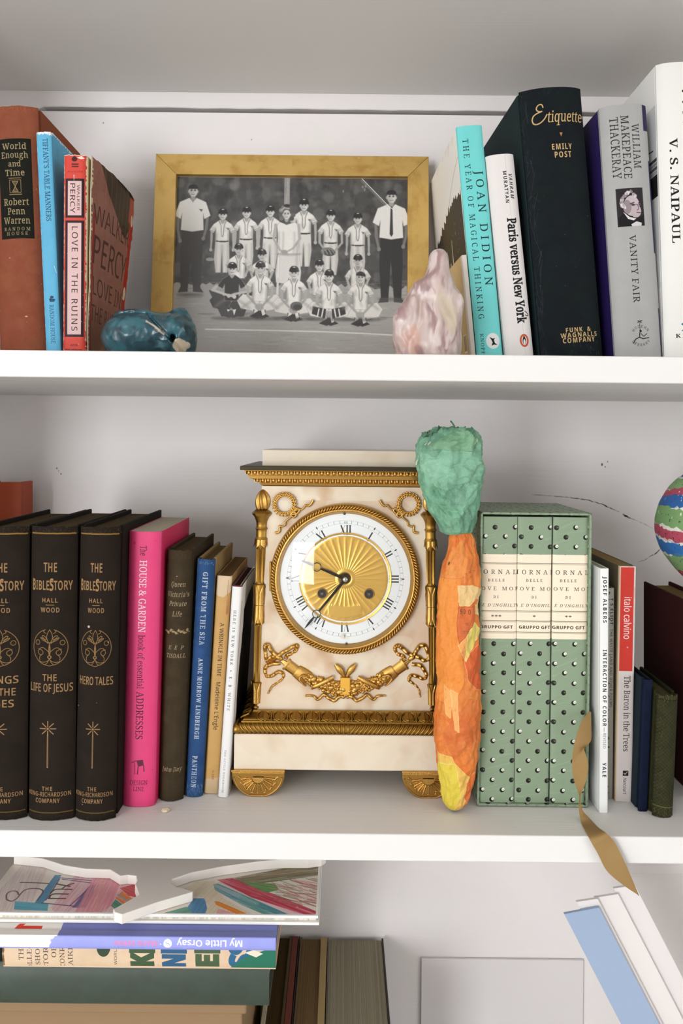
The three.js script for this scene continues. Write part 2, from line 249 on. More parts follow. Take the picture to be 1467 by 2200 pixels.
// ---- top shelf
book({ Y: Y_TOP, label: 'thick russet cloth book with a black title label, leftmost on the top shelf', z: -0.07, tl: [-25, 228], ll: [-5, 750], tr: [76, 232], dep: 0.155, style: 'cloth', color: 0x8a4a30, pages: 0xcdb896, ragged: 0.0008, draw(c, W, H) {
  bg(c, W, H, '#8f4d36'); mottle(c, W, H, 260, [0x9d5b42, 0x864832, 0xa4633f], 3, 22, 0.13);
  scuffs(c, 30, 0, W, 14, 60, 'rgba(190,120,85,.35)', 6); scuffs(c, W - 10, 30, W, H, 30, 'rgba(70,35,22,.3)', 12);
  c.fillStyle = '#17170f'; c.fillRect(16, 72, 70, 215); const k = { f: SER, b: 0, st: 2, col: '#ab9a72', tr: 0.05 };
  txt(c, 'World', 51, 88, 52, 13, k); txt(c, 'Enough', 51, 107, 58, 13, k); txt(c, 'and', 51, 126, 27, 12, k); txt(c, 'Time', 51, 145, 42, 13, k);
  path(c, [[38, 157], [64, 157]], '#a58c63', 1.6); path(c, [[38, 192], [64, 192]], '#a58c63', 1.6); path(c, [[39, 161], [63, 161], [63, 188], [39, 188], [39, 161]], '#8a7250', 1.4); path(c, [[45, 164], [57, 164], [45, 186], [57, 186], [45, 164]], '#a58c63', 1.3, '#5a4c34');
  txt(c, 'Robert', 51, 208, 54, 14, k); txt(c, 'Penn', 51, 228, 38, 14, k); txt(c, 'Warren', 51, 248, 56, 14, k);
  txt(c, 'RANDOM', 51, 266, 56, 7, { ...k, tr: 0.35, col: '#a2946f' }); txt(c, 'HOUSE', 51, 276, 46, 7, { ...k, tr: 0.35, col: '#a2946f' });
  specks(c, W, H, 8, 'rgba(225,190,160,.7)', 0.4, 1.4); disc(c, 64, 455, 3, 1.5, 'rgba(235,205,180,.8)');
} });
book({ Y: Y_TOP, label: 'thin sky blue book with its white paper showing along the worn top edge', z: -0.066, tl: [77, 283], ll: [98.5, 752], tr: [109, 284], dep: 0.14, style: 'jacket', color: 0x3f9ac2, rightCol: 0x3a93bd, pages: 0xe8dfc8, ragged: 0.0006, draw(c, W, H) {
  bg(c, W, H, '#63b7dc'); mottle(c, W, H, 60, [0x6fc0e2, 0x58acd3], 4, 16, 0.12);
  c.fillStyle = '#eef2f2'; c.beginPath(); c.moveTo(0, 0); c.lineTo(W, 0); c.lineTo(W, 10); for (let x = W; x >= 0; x -= 2) c.lineTo(x, 3 + rr(0, x > 20 ? 9 : 4)); c.fill(); wornEdge(c, 0.2, 0, H, 0.5, '#e8efef', 60);
  vtx(c, "TIFFANY'S TABLE MANNERS", 19, 15, 194, 11, { f: SER, col: '#14283c' });
  disc(c, 18, 357, 4, 3, '#1b4764'); disc(c, 15, 362, 3, 3, '#1b4764'); disc(c, 21, 363, 4, 2.4, '#1b4764'); c.fillStyle = '#1b4764'; c.fillRect(13, 361, 10, 6);
  vtx(c, 'RANDOM HOUSE', 16.5, 373, 457, 9, { f: SER, col: '#173a56' }); curve(c, [[26, 290], [27, 296], [30, 305]], 'rgba(255,255,255,.8)', 1);
}, right(c, W, H) { bg(c, W, H, '#4fa6cd'); mottle(c, W, H, 80, [0x3f94bc, 0x57afd4, 0x347f9f], 4, 20, 0.2); c.fillStyle = '#d7e6ea'; for (let x = 0; x < W; x += 4) c.fillRect(x, 0, 4, rr(0, 7)); } });

const ruins = book({ Y: Y_TOP, label: 'battered red paperback with framed title panels and a torn, curling front cover', z: -0.06, tl: [136, 331], ll: [134, 752], tr: [185, 331], dep: 0.1, style: 'paper', skip: 'right', trim: 0.006, color: 0xc23a2a, pages: 0xd8c08c, board: 0.0009, bulge: 0.0022, ragged: 0.0009, draw(c, W, H) {
  bg(c, W, H, '#d9483a'); mottle(c, W, H, 90, [0xe2523f, 0xcd3f34], 3, 14, 0.2);
  for (const [y0, y1] of [[53, 137], [143, 393]]) { c.fillStyle = '#2c1518'; c.fillRect(5, y0, W - 9, y1 - y0); c.fillStyle = '#e3bfbb'; c.fillRect(10, y0 + 5, W - 19.5, y1 - y0 - 10); }
  vtx(c, 'PERCY', 20.5, 61, 127, 11, { col: '#2b1d1e' }); vtx(c, 'WALKER', 33, 66, 122, 6, { col: '#3b2a2b' }); vtx(c, 'LOVE IN THE RUINS', 25.5, 154, 381, 13, { col: '#2b1d1e', tr: 0.12 });
  disc(c, 24, 10, 6, 6, '#3a1513'); path(c, [[18, 22], [33, 22]], '#5d1d18', 3); path(c, [[18, 27], [33, 27]], '#5d1d18', 3); txt(c, 'AVON', 25, 38, 34, 4, { col: '#7a231c' }); txt(c, 'AVON', 25, 411, 16, 4.5, { b: 1, col: '#5d1d18' }); path(c, [[6, 420], [42, 421]], '#7a231c', 2.4);
  wornEdge(c, 0, 0, H, 2.4, '#eee0cc', 120); wornEdge(c, W, 0, H, 2.2, '#f0e2cc', 130); c.fillStyle = '#f0e4d2'; c.fillRect(0, 0, W, 1.6); path(c, [[28, 5], [40, 3], [46, 8], [38, 11]], null, 0, '#f0e4d2'); path(c, [[22, 45], [24, 45], [23.4, 62]], null, 0, '#e9d3c6'); specks(c, W, H, 30, 'rgba(240,225,205,.8)', 0.3, 0.9);
} });
{ // its front cover, sprung open and torn along the fore-edge
  const W = 270, H = 440, map = canvasTex(W, H, 2.2, (c) => {
    bg(c, W, H, '#9c6858'); mottle(c, W, H, 220, [0xa87060, 0x8e5c4c, 0xb07c70], 5, 24, 0.2); scuffs(c, 0, 0, W * 0.35, H, 160, 'rgba(60,30,20,.35)', 26); scuffs(c, 0, 0, W, H, 80, 'rgba(170,120,100,.25)', 30);
    path(c, [[40, 0], [W, 0], [W, 70], [205, 128], [150, 100], [80, 60]], null, 0, '#4a3828'); for (let i = 0; i < 7; i++) curve(c, [[60 + i * 28, 4], [70 + i * 28, 50], [64 + i * 29, 120]], 'rgba(190,160,130,.35)', 2);
    const k = { col: 'rgba(36,18,15,.62)' }; txt(c, 'WALKER', 128, 120, 230, 42, k); txt(c, 'PERCY', 128, 196, 230, 62, k); txt(c, 'LOVE IN', 128, 275, 220, 40, k); txt(c, 'THE RUINS', 128, 335, 225, 36, k);
    c.fillStyle = '#b9251d'; c.beginPath(); c.moveTo(W, 0); for (let y = 0; y <= H; y += 8) c.lineTo(W - 26 - rr(0, 6), y); c.lineTo(W, H); c.fill(); c.fillStyle = '#b5533a'; c.fillRect(W - 44, 20, 44, 60); for (const y of [70, 250, 262, 300, 330, 356, 380]) disc(c, W - 14 + rr(-8, 4), y, rr(5, 12), rr(4, 20), '#e3d6bb');
    c.fillStyle = '#ecdcb8'; for (let y = 0; y < H; y += 5) c.fillRect(0, y, rr(3, 10), 5); c.fillStyle = '#9c2a20'; c.fillRect(12, 120, 9, H - 120);
  });
  const { w, h } = ruins, L = 0.102;
  part('torn_front_cover', sheet(26, 40, (u, v) => {
    const rag = u > 0.98 ? 0.004 * n3(3, v * 14, 2) + 0.0025 * n3(1, v * 50, 2) : 0, topCut = v > 0.98 ? -0.006 * u * u - 0.002 * n3(u * 12, 1, 4) : 0;
    const flare = 0.0085 * sst(v, 0.1, 1), z = -0.003 - u * L + rag;
    return [w + 0.0012 + 0.0026 * v + flare * Math.sin(u * Math.PI * 0.75) * (0.5 + 0.5 * v) + u * (0.002 - 0.0085 * (1 - v) * (1 - v)) + 0.0012 * n3(u * 3, v * 4, 1), v * h + topCut * 1.2 + (v > 0.98 ? -0.012 * u * (1 - u) : 0), z];
  }, 0.0004), paperM(0xe4e4e4, L, h, { map, side: THREE.DoubleSide }), ruins.g, 'brown front cover with red torn edge');
  part('loose_page', sheet(14, 20, (u, v) => [w - 0.0006 + (0.0008 + 0.0022 * v) * Math.sin(0.5 + u * 1.2) - 0.0055 * u * (1 - v), v * h * 0.992 - 0.006 * u * v * v, -0.0026 - u * L * 0.93], 0.0012), pagesM(0xe2cfa0), ruins.g);
}
book({ Y: Y_TOP, label: 'thin cream booklet with a tan cover, squeezed beside the turquoise book', z: -0.096, tl: [991, 549], ll: [1011, 765], tr: [1003, 547], dep: 0.115, style: 'paper', bulge: 0.002, color: 0xc9a774, rightCol: 0xe9dfd0, pages: 0xf0e6d4, yaw: 0.05, draw(c, W, H) { bg(c, W, H, '#efe4d8'); }, left(c, W, H) {
  bg(c, W, H, '#cbab78'); mottle(c, W, H, 60, [0xd4b684, 0xc09f6a], 4, 16, 0.2); c.fillStyle = '#e9dcc0'; c.fillRect(W - 40, H - 74, 26, 40); c.fillStyle = '#3b2f1c'; for (let x = W - 38; x < W - 16; x += 2.6) c.fillRect(x, H - 72, rr(0.8, 2), 34);
} });
book({ Y: Y_TOP, label: 'turquoise hardcover with two lines of black capitals down its spine', z: -0.094, tl: [980, 273], ll: [1025, 765], tr: [1036, 271], dep: 0.15, style: 'jacket', color: 0x66cfcb, pages: 0xe6dcc8, yaw: 0.04, draw(c, W, H) {
  bg(c, W, H, '#79dcd8'); mottle(c, W, H, 50, [0x80e2de, 0x70d2cf], 5, 20, 0.12); const k = { f: SER, col: '#12282c', tr: 0.28 };
  vtx(c, 'THE YEAR OF MAGICAL THINKING', 16.5, 28, 416, 12, k); vtx(c, 'JOAN DIDION', 40, 98, 346, 17, k);
  vtx(c, 'KNOPF', 14, 447, 492, 7, { f: SER, col: '#12282c', tr: 0.1 });
  disc(c, 37, 465, 15, 17, '#eef0ec'); path(c, [[30, 456], [37, 460], [42, 459], [39, 463], [41, 470], [46, 474], [38, 473], [33, 475], [36, 468], [33, 461]], null, 0, '#161616');
}, left(c, W, H) {
  bg(c, W, H, '#f0ece2'); const base = 120; c.fillStyle = '#3a352b'; c.beginPath(); c.moveTo(0, 170); for (let x = 0; x <= W; x += 6) c.lineTo(x, base + 50 - 40 * sst(x, 0, W * 0.7) + rr(-10, 10)); c.lineTo(W, H); c.lineTo(0, H); c.fill();
  mottle(c, W, 10, 10, [0xdad4c8], 4, 20, 0.3); curve(c, [[W * 0.6, 130], [W * 0.75, 84], [W, 60]], '#b9b4aa', 3);
  for (let i = 0; i < 110; i++) { const x = rr(0, W * 0.66), y = rr(200, H); path(c, [[x, y], [x + rr(-8, 8), y + rr(40, 150)]], rgb([0xe9e0ca, 0x8d8068, 0x4f4633, 0xc9be9f, 0xd9cfb6][i % 5], 0.75), rr(2, 8)); } path(c, [[10, 330], [70, 210], [95, 270], [40, 420]], '#a09274', 6);
  for (let i = 0; i < 160; i++) disc(c, rr(W * 0.6, W), rr(170, H), rr(1, 4), rr(1, 5), rgb([0x1d1a16, 0x6c675d, 0x2c2822, 0x9a958a][i % 4], 0.6));
} });
book({ Y: Y_TOP, label: 'white paperback with a small orange oval emblem low on its spine', z: -0.093, tone: 0xe6e6e6, tl: [1044, 335], ll: [1088, 765], tr: [1105, 331], dep: 0.13, style: 'paper', bulge: 0.004, power: 3, color: 0xe6ddd8, pages: 0xf0ebe0, yaw: 0.04, draw(c, W, H) {
  bg(c, W, H, '#efe9e5'); path(c, [[40, 0], [42, H]], 'rgba(214,200,200,.8)', 0.8); specks(c, W, H, 10, 'rgba(160,150,145,.4)', 0.3, 0.8);
  vtx(c, 'VAHRAM', 48, 42, 96, 8, { b: 1, col: '#17171a', tr: 0.15, it: 1 }); vtx(c, 'MURATYAN', 36, 36, 106, 8, { col: '#17171a', tr: 0.15, b: 1 });
  vtx(c, 'Paris versus New York', 41, 138, 365, 20, { f: SER, b: 1, col: '#141416', st: 4 }); c.lineWidth = 1.6; curve(c, [[36, 150], [30, 156], [33, 162], [38, 158]], '#141416', 1.6); curve(c, [[50, 340], [58, 346], [56, 352], [50, 348]], '#141416', 1.6); curve(c, [[34, 285], [29, 292], [34, 299]], '#141416', 1.6);
  disc(c, 42, 403, 10, 14, '#d0532c'); disc(c, 42, 403, 6, 10, '#f4efe9'); disc(c, 42, 404, 4, 8, '#2c2420'); disc(c, 42, 406, 2.4, 6, '#f4efe9'); disc(c, 42, 396, 2.4, 2.2, '#2c2420');
} });
book({ Y: Y_TOP, label: 'very thick dark navy cloth book stamped with gold script and capitals', z: -0.09, tl: [1118, 193], ll: [1167, 765], tr: [1255, 190], dep: 0.135, style: 'cloth', color: 0x1b2a2b, pages: 0xb8a98a, bulge: 0.007, yaw: 0.062, draw(c, W, H) {
  bg(c, W, H, '#10181c'); mottle(c, W, H, 200, [0x141f25, 0x0d1518, 0x16231f], 4, 26, 0.2); scuffs(c, 1, 8, 8, H, 60, 'rgba(105,118,140,.22)', 60); scuffs(c, 9, 8, 12, H, 40, 'rgba(130,142,160,.25)', 50); scuffs(c, 4, 0, W, 16, 60, 'rgba(130,135,140,.2)', 6); scuffs(c, 20, 30, W, H, 12, 'rgba(110,130,150,.16)', 10); scuffs(c, 60, 550, 130, H, 30, 'rgba(180,185,185,.3)', 8); specks(c, W, H, 14, 'rgba(210,215,220,.7)', 0.3, 0.8);
  const g = '#d9b47c'; curve(c, [[45, 42], [44, 34], [34, 36], [30, 45], [36, 51], [42, 50]], g, 2.6); curve(c, [[40, 51], [26, 54], [20, 66], [24, 77], [36, 76], [48, 66], [52, 58]], g, 2.6); txt(c, 'tiquette', 92, 63, 82, 23, { f: SER, it: 1, col: g, st: 1 }); path(c, [[76, 98], [83, 98], [79.5, 107]], null, 0, '#b98a5a');
  const k = { col: g, b: 1, tr: 0.1 }; txt(c, 'EMILY', 79, 128, 46, 12, k); txt(c, 'POST', 80, 145, 39, 13, k);
  txt(c, 'FUNK  &', 82, 523, 58, 9.5, k); txt(c, 'WAGNALLS', 84, 534, 84, 10, k); txt(c, 'COMPANY', 82, 545.5, 74, 10.5, k);
} });
book({ Y: Y_TOP, label: 'grey jacketed book with a small printed portrait, purple boards showing at its edges', z: -0.088, tl: [1291, 228], ll: [1327, 765], tr: [1394, 228], dep: 0.14, style: 'jacket', color: 0x2c1f57, rightCol: 0xb9b8b4, pages: 0xd9cdb6, bulge: 0.006, power: 3.2, yaw: 0.03, draw(c, W, H) {
  bg(c, W, H, '#b4b4b0'); mottle(c, W, H, 90, [0xbcbcb8, 0xacaca8], 5, 24, 0.12); c.fillStyle = '#2a2050'; c.fillRect(W - 12, 0, 12, 56); c.fillRect(W - 4, 120, 4, 200); c.fillRect(W - 3, 440, 3, 120);
  const k = { f: SER, col: '#15181a', tr: 0.06 }; vtx(c, 'WILLIAM', 71, 42, 139, 16, k); vtx(c, 'MAKEPEACE', 48.5, 23, 160, 17, k); vtx(c, 'THACKERAY', 25.5, 26, 158, 17, k); vtx(c, 'VANITY FAIR', 49, 281, 426, 14, k);
  c.save(); c.translate(20, 180); c.fillStyle = '#2b2528'; c.fillRect(0, 0, 58, 82); path(c, [[0, 82], [2, 62], [14, 54], [30, 58], [44, 66], [58, 58], [58, 82]], null, 0, '#141214'); path(c, [[12, 50], [22, 66], [34, 70], [40, 66], [26, 62]], null, 0, '#e8e2e0'); path(c, [[28, 78], [40, 72], [52, 76], [50, 82], [30, 82]], null, 0, '#ded8d6');
  disc(c, 32, 38, 17, 22, '#cdbfc2'); disc(c, 40, 50, 12, 14, '#c5b6b9'); disc(c, 22, 40, 9, 15, '#9c8e92'); for (let i = 0; i < 46; i++) { const a = rr(2.4, 5.6); disc(c, 28 + Math.cos(a) * rr(14, 20), 28 + Math.sin(a) * rr(12, 22), rr(2, 4), rr(2, 4), rgb([0xd9d2d4, 0xb8adb1, 0x8e8488, 0xe6e1e2][i % 4], 0.9)); }
  path(c, [[28, 34], [38, 31]], '#3a3034', 2); path(c, [[46, 33], [54, 32]], '#3a3034', 2); disc(c, 35, 36, 4, 2.4, '#5a4c50'); disc(c, 50, 36, 3, 2.2, '#5a4c50'); path(c, [[30, 36], [56, 37]], '#2d2629', 0.8); curve(c, [[44, 36], [50, 46], [43, 48]], '#6a5a5e', 1.6); path(c, [[42, 53], [50, 54]], '#6a4a4e', 1.8); c.restore();
  c.save(); c.translate(53, 497); for (let i = 0; i < 6; i++) { const a = -2.5 + i * 0.38; c.save(); c.rotate(a + Math.PI / 2); txt(c, 'MODERN'[i], 0, -19, 5.5, 6, { col: '#3a3c3c' }); c.restore(); } for (let i = 0; i < 7; i++) { const a = 2.5 - i * 0.3; c.save(); c.rotate(a - Math.PI / 2); txt(c, 'LIBRARY'[i], 0, 21, 5, 6, { col: '#3a3c3c' }); c.restore(); }
  path(c, [[-1, -26], [-1, -8]], '#1c1e1e', 1.1); path(c, [[-6, -27], [5, -31], [-5, -31], [4, -26]], '#1c1e1e', 1.3); disc(c, 0, -9, 2.6, 3, '#1c1e1e'); path(c, [[-2, -6], [-3, 4], [4, 8], [18, 6]], '#1c1e1e', 2); path(c, [[-3, 4], [-12, 8], [-17, 17]], '#1c1e1e', 2); path(c, [[0, -4], [6, 3], [14, -3]], '#1c1e1e', 1.4); c.restore();
} });
book({ Y: Y_TOP, label: 'tall white jacketed book at the far right end of the top shelf', z: -0.089, tone: 0xececec, tl: [1413, 135], ll: [1432, 765], tr: [1526, 131], dep: 0.16, style: 'jacket', color: 0xefeee6, pages: 0xe9dfc8, bulge: 0.005, draw(c, W, H) {
  bg(c, W, H, '#f4f3ec'); const k = { f: SER, b: 1, col: '#161412', tr: 0.03 }; vtx(c, 'V. S. NAIPAUL', 29, 163, 389, 17, k);
  c.fillStyle = '#2a1d14'; for (const [y, h] of [[60, 5], [84, 4], [106, 5], [128, 3], [214, 4]]) c.fillRect(50, y, 12, h); c.fillStyle = '#2a1d14'; c.fillRect(53, 60, 8, 26); c.fillRect(53, 106, 8, 24); path(c, [[50, 236], [54, 250], [55, 292], [50, 300]], null, 0, '#b9574a');
  path(c, [[33, 563], [44, 556], [60, 552], [76, 556], [74, 566], [60, 568], [48, 572], [40, 578], [33, 578], [42, 570]], null, 0, '#2b7f84'); txt(c, 'KNOPF', 54, 588, 66, 8, { ...k, tr: 0.2 });
}, left(c, W, H) {
  bg(c, W, H, '#ecebe6'); c.fillStyle = '#c9cbca'; c.fillRect(W * 0.45, 82, W * 0.55, 330); c.fillStyle = '#dcdedc'; c.fillRect(W * 0.45, 280, W * 0.55, 200); c.fillStyle = '#1a1e1c'; c.fillRect(W * 0.45, 236, W * 0.55, 44); for (let i = 0; i < 5; i++) { c.fillStyle = ['#3a3d3b', '#8d908e', '#555856', '#a9acaa', '#2a2d2b'][i]; c.fillRect(W * 0.5, 196 + i * 9, W * 0.5, 7); } curve(c, [[W * 0.7, 180], [W * 0.8, 168], [W * 0.95, 176]], '#2a2d2b', 3);
} });

// ---- middle shelf
const gold = '#c9a574';
function bible(tl, ll, tr, label, title, marks) {
  book({ Y: Y_MID, label, z: -0.0145, tone: 0xb8b0a8, tl, ll, tr, dep: 0.14, style: 'cloth', color: 0x1c1710, pages: 0x5c4d36, bulge: 0.006, ragged: 0.0012, inset: 0.004, draw(c, W9, H) {
    const W = 104; c.scale(W9 / W, 1);
    bg(c, W, H, '#2a2118'); mottle(c, W, H, 180, [0x30271c, 0x241c14, 0x332a1e], 4, 26, 0.2); scuffs(c, 0, 0, W, 12, 60, 'rgba(150,135,105,.5)', 3); scuffs(c, 0, 14, 4, H, 40, 'rgba(110,95,70,.25)', 20); scuffs(c, 0, H - 14, W, H, 30, 'rgba(120,105,80,.4)', 4);
    path(c, [[3, 16.5], [W - 4, 16.5]], '#b8964a', 3); path(c, [[3, 14], [W - 4, 14]], '#6d552c', 1); path(c, [[3, H - 17], [W - 4, H - 17]], '#7d6738', 2.6);
    const m = W / 2 - 2, k = { col: gold, tr: 0.06, b: 0, st: 4 };
    txt(c, 'THE', m - 1, 90, 31, 19, k); txt(c, 'BIBLESTORY', m, 129, 91, 19, k); txt(c, 'B', m - 41, 128, 8, 24, k); txt(c, 'S', m + 2, 127, 10, 25, k);
    txt(c, 'HALL', m - 2, 161, 36, 9, { ...k, tr: 0.12 }); path(c, [[m - 10, 171], [m + 8, 171]], gold, 1.6); txt(c, 'WOOD', m - 1, 182, 43, 9.5, { ...k, tr: 0.12 });
    c.save(); c.translate(m - 1, 262); const a = '#b3935f', L = (p, w = 1.5) => { curve(c, p, a, w); curve(c, p.map(([x, y]) => [-x, y]), a, w); };
    c.beginPath(); c.ellipse(0, 0, 39, 39, 0, -1.25, 1.3); c.strokeStyle = a; c.lineWidth = 1.6; c.stroke(); c.beginPath(); c.ellipse(0, 0, 39, 39, 0, 1.84, 4.39); c.stroke();
    L([[0, -38], [-7, -28], [-6, -14], [0, -8]]); L([[0, -10], [-12, -12], [-24, -22], [-13, -18], [-3, -8]]); L([[-4, -14], [-10, -24], [-18, -26], [-16, -20], [-8, -16]]); L([[0, -6], [-3, 8], [0, 18]], 2.2); L([[-6, -6], [6, -6]], 2); L([[0, 12], [-10, 2], [-20, 0], [-28, 10], [-22, 18], [-14, 14], [-16, 6], [-26, 4]]); L([[-18, 16], [-26, 22], [-22, 28]]); L([[-32, 10], [-36, 2]], 1.2); L([[-10, -38], [-18, -33], [-8, -30]]); L([[0, 24], [-4, 34], [-12, 38], [0, 40]]); L([[0, 26], [-10, 36], [-24, 30]]);
    disc(c, 0, 21, 5, 4, a); disc(c, 0, 21, 2.4, 2, '#2a2118'); for (const s of [-1, 1]) { c.beginPath(); c.ellipse(s * 28, -10, 5, 5, 0, 0, 7); c.lineWidth = 1.4; c.stroke(); } c.restore();
    title.forEach(([s, y, len, cap]) => txt(c, s, m, y, len, cap, { ...k, st: 3, tr: 0.03 }));
    for (let i = 0; i < 8; i++) { const q = i * Math.PI / 4; path(c, [[m - 3 + 5 * Math.cos(q), 437 + 5 * Math.sin(q)], [m - 3 + 18 * Math.cos(q), 437 + 16 * Math.sin(q)]], gold, 2.2); } disc(c, m - 3, 437, 2.6, 2.6, gold); path(c, [[m - 3, 450], [m - 3, 520]], gold, 3); path(c, [[m - 3, 452], [m - 3, 518]], '#6b5a3a', 0.8);
    txt(c, 'THE', m - 3, 566, 24, 8, { ...k, tr: 0.15 }); txt(c, 'KING-RICHARDSON', m - 1, 578, 97, 9, { ...k, st: 2 }); txt(c, 'COMPANY', m - 3, 592, 55, 9, { ...k, tr: 0.1 });
    for (const [x, y, r] of marks) disc(c, x, y, r, r * 0.8, '#f2f0e8');
  } });
}
bible([-48, 1130], [-54, 1768], [57, 1130], 'leftmost of three matching dark brown gilt volumes, cut by the picture edge', [['SONGS', 331, 76, 15], ['OF THE', 357, 66, 15], ['AGES', 382, 60, 15]], []);
bible([62, 1129], [55, 1764], [162, 1129], 'middle one of three matching dark brown gilt volumes on the middle shelf', [['THE', 327, 33, 14], ['LIFE OF JESUS', 349, 97, 17]], []);
bible([168, 1130], [156.5, 1754], [255, 1130], 'dark brown gilt volume standing directly against the pink book', [['HERO TALES', 333, 88, 17]], [[31, 217, 3.4], [81, 250, 1.4], [3, 391, 1.2], [22, 601, 1.2], [48, 592, 1], [56, 380, 0.9]]);
book({ Y: Y_MID, label: 'hot pink book with white and black lettering down its spine', z: -0.038, tone: 0xdedede, tl: [275, 1142], ll: [260.5, 1733], tr: [345, 1142], dep: 0.115, style: 'paper', color: 0xd8305f, rightCol: 0xd8305f, pages: 0xddd6c6, bulge: 0.004, power: 4, draw(c, W, H) {
  bg(c, W, H, '#f04b84'); mottle(c, W, H, 80, [0xf4558c, 0xe8447c], 5, 26, 0.12); specks(c, W, H, 12, 'rgba(180,30,80,.5)', 0.4, 1.2); disc(c, 14, 25, 3, 3, 'rgba(200,40,90,.7)');
  const k = { f: SER }; vtx(c, 'The', 34, 30, 52, 14, { ...k, col: '#3a0f22' }); vtx(c, 'HOUSE & GARDEN', 34, 61, 217, 15, { ...k, col: '#fbe9ee' }); vtx(c, 'book of essential', 34, 222, 338, 14, { ...k, col: '#3a0f22' }); vtx(c, 'ADDRESSES', 34, 344, 447, 15, { ...k, col: '#3a0f22' });
  c.fillStyle = '#5a1f38'; path(c, [[30, 492], [44, 490], [46, 502], [34, 505]], null, 0, '#6b2745'); path(c, [[26, 496], [27, 522]], '#b02e60', 2.4); path(c, [[34, 505], [33, 522]], '#5a1f38', 2); path(c, [[46, 502], [47, 516]], '#5a1f38', 2); path(c, [[20, 497], [30, 492]], '#8c2a50', 2);
  txt(c, 'DESIGN', 36, 539, 38, 9, { ...k, col: '#3a0f22' }); path(c, [[16, 546], [56, 546]], 'rgba(90,20,50,.5)', 0.7); txt(c, 'LINE', 36, 553, 24, 8.5, { ...k, col: '#3a0f22' });
} });
book({ Y: Y_MID, label: 'olive brown cloth book lettered in pale italics beside the pink book', tone: 0xc4c4c4, tl: [357, 1180], ll: [336, 1723], tr: [411.3, 1180], dep: 0.11, style: 'cloth', color: 0x3f3524, pages: 0x6e6046, bulge: 0.006, ragged: 0.0008, draw(c, W, H) {
  bg(c, W, H, '#4a3d29'); mottle(c, W, H, 140, [0x5c4e36, 0x463a27, 0x584a34], 3, 20, 0.2); c.globalAlpha = 0.22; for (let i = 0; i < 260; i++) { const x = rnd() * W, y = rnd() * H; path(c, rnd() > 0.5 ? [[x, y], [x + rr(4, 26), y]] : [[x, y], [x, y + rr(4, 26)]], i % 2 ? '#7a6a4c' : '#30261a', 0.7); } c.globalAlpha = 1; scuffs(c, 2, 8, W, 20, 26, 'rgba(150,135,105,.45)', 3);
  const k = { f: SER, it: 1, col: '#d3bb96', tr: 0.05 }, m = 28; txt(c, 'Queen', m, 75, 31, 10.5, k); txt(c, "Victoria's", m, 97, 46, 10.5, k); txt(c, 'Private', m, 117, 37, 10.5, k); txt(c, 'Life', m, 139, 21, 10.5, k);
  for (let i = 0; i < 9; i++) { const x = m - 23 + i * 5.6; disc(c, x, 177 + 3 * Math.sin(i * 2.1), 3.6, 2.2, '#c3a97f', i); path(c, [[x, 177], [x + 5, 177 + 5 * Math.cos(i * 1.7)]], '#c3a97f', 1.3); } txt(c, 'E  E  P', m, 211, 32, 8, k); txt(c, 'TISDALL', m, 229, 41, 9, k); txt(c, 'John Day', m + 1, 473, 41, 9, k); disc(c, 25, 58, 1, 1, '#eee');
} });
book({ Y: Y_MID, label: 'faded blue cloth book with rubbed white lettering down its spine', tone: 0xcccccc, tl: [423, 1200], ll: [395, 1714], tr: [461.5, 1200], dep: 0.105, style: 'cloth', color: 0x9a8256, pages: 0x8f7a54, bulge: 0.004, ragged: 0.0008, draw(c, W, H) {
  bg(c, W, H, '#345a8e'); mottle(c, W, H, 120, [0x3b639a, 0x2d5082, 0x426a9e], 3, 18, 0.2); scuffs(c, 0, 0, W, 12, 50, 'rgba(190,205,225,.6)', 3); scuffs(c, 0, H - 26, W, H, 90, 'rgba(160,180,205,.55)', 6); wornEdge(c, 0.5, 0, H, 0.9, 'rgba(140,165,200,.6)', 60);
  const k = { f: SER, col: '#dfe7ee', b: 1, tr: 0.12 }; vtx(c, 'GIFT FROM THE SEA', 20, 28, 186, 11, k); vtx(c, 'ANNE MORROW LINDBERGH', 20, 214, 388, 9.5, k); vtx(c, 'PANTHEON', 19, 424, 492, 10, k);
  c.save(); c.globalAlpha = 0.55; for (let i = 0; i < 26; i++) { const y = i < 18 ? rr(90, 186) : rr(440, 490); path(c, [[12, y], [29, y + rr(-1, 1)]], '#345a8e', rr(0.8, 2)); } c.restore();
} });
book({ Y: Y_MID, label: 'tan paperback with a paler patch at the top of its spine', tl: [466, 1237], ll: [437, 1706], tr: [498.5, 1237], dep: 0.105, style: 'paper', color: 0xb38d58, pages: 0x8c7048, draw(c, W, H) {
  bg(c, W, H, '#d2a663'); mottle(c, W, H, 70, [0xdab072, 0xc89a58], 3, 16, 0.2); path(c, [[0, 0], [W, 0], [W, 32], [W * 0.5, 46], [W * 0.2, 44], [0, 40]], null, 0, '#e1c7a2'); path(c, [[0, H - 30], [W, H - 36], [W, H], [0, H]], null, 0, '#d3b78d'); path(c, [[W - 7, 8], [W - 8, 80]], '#b5764a', 0.9); path(c, [[W - 5, 34], [W - 8, 84], [W - 3, 80]], null, 0, '#b98250'); wornEdge(c, 0, 0, H, 1, 'rgba(90,70,40,.5)', 30);
  vtx(c, 'A WRINKLE IN TIME', 17, 101, 217, 8.5, { col: '#241a10' }); vtx(c, "Madeleine L'Engle", 17, 227, 332, 9, { col: '#3a2a18' }); vtx(c, '0-380', 18, 418, 438, 5, { col: '#7a5a34' });
} });
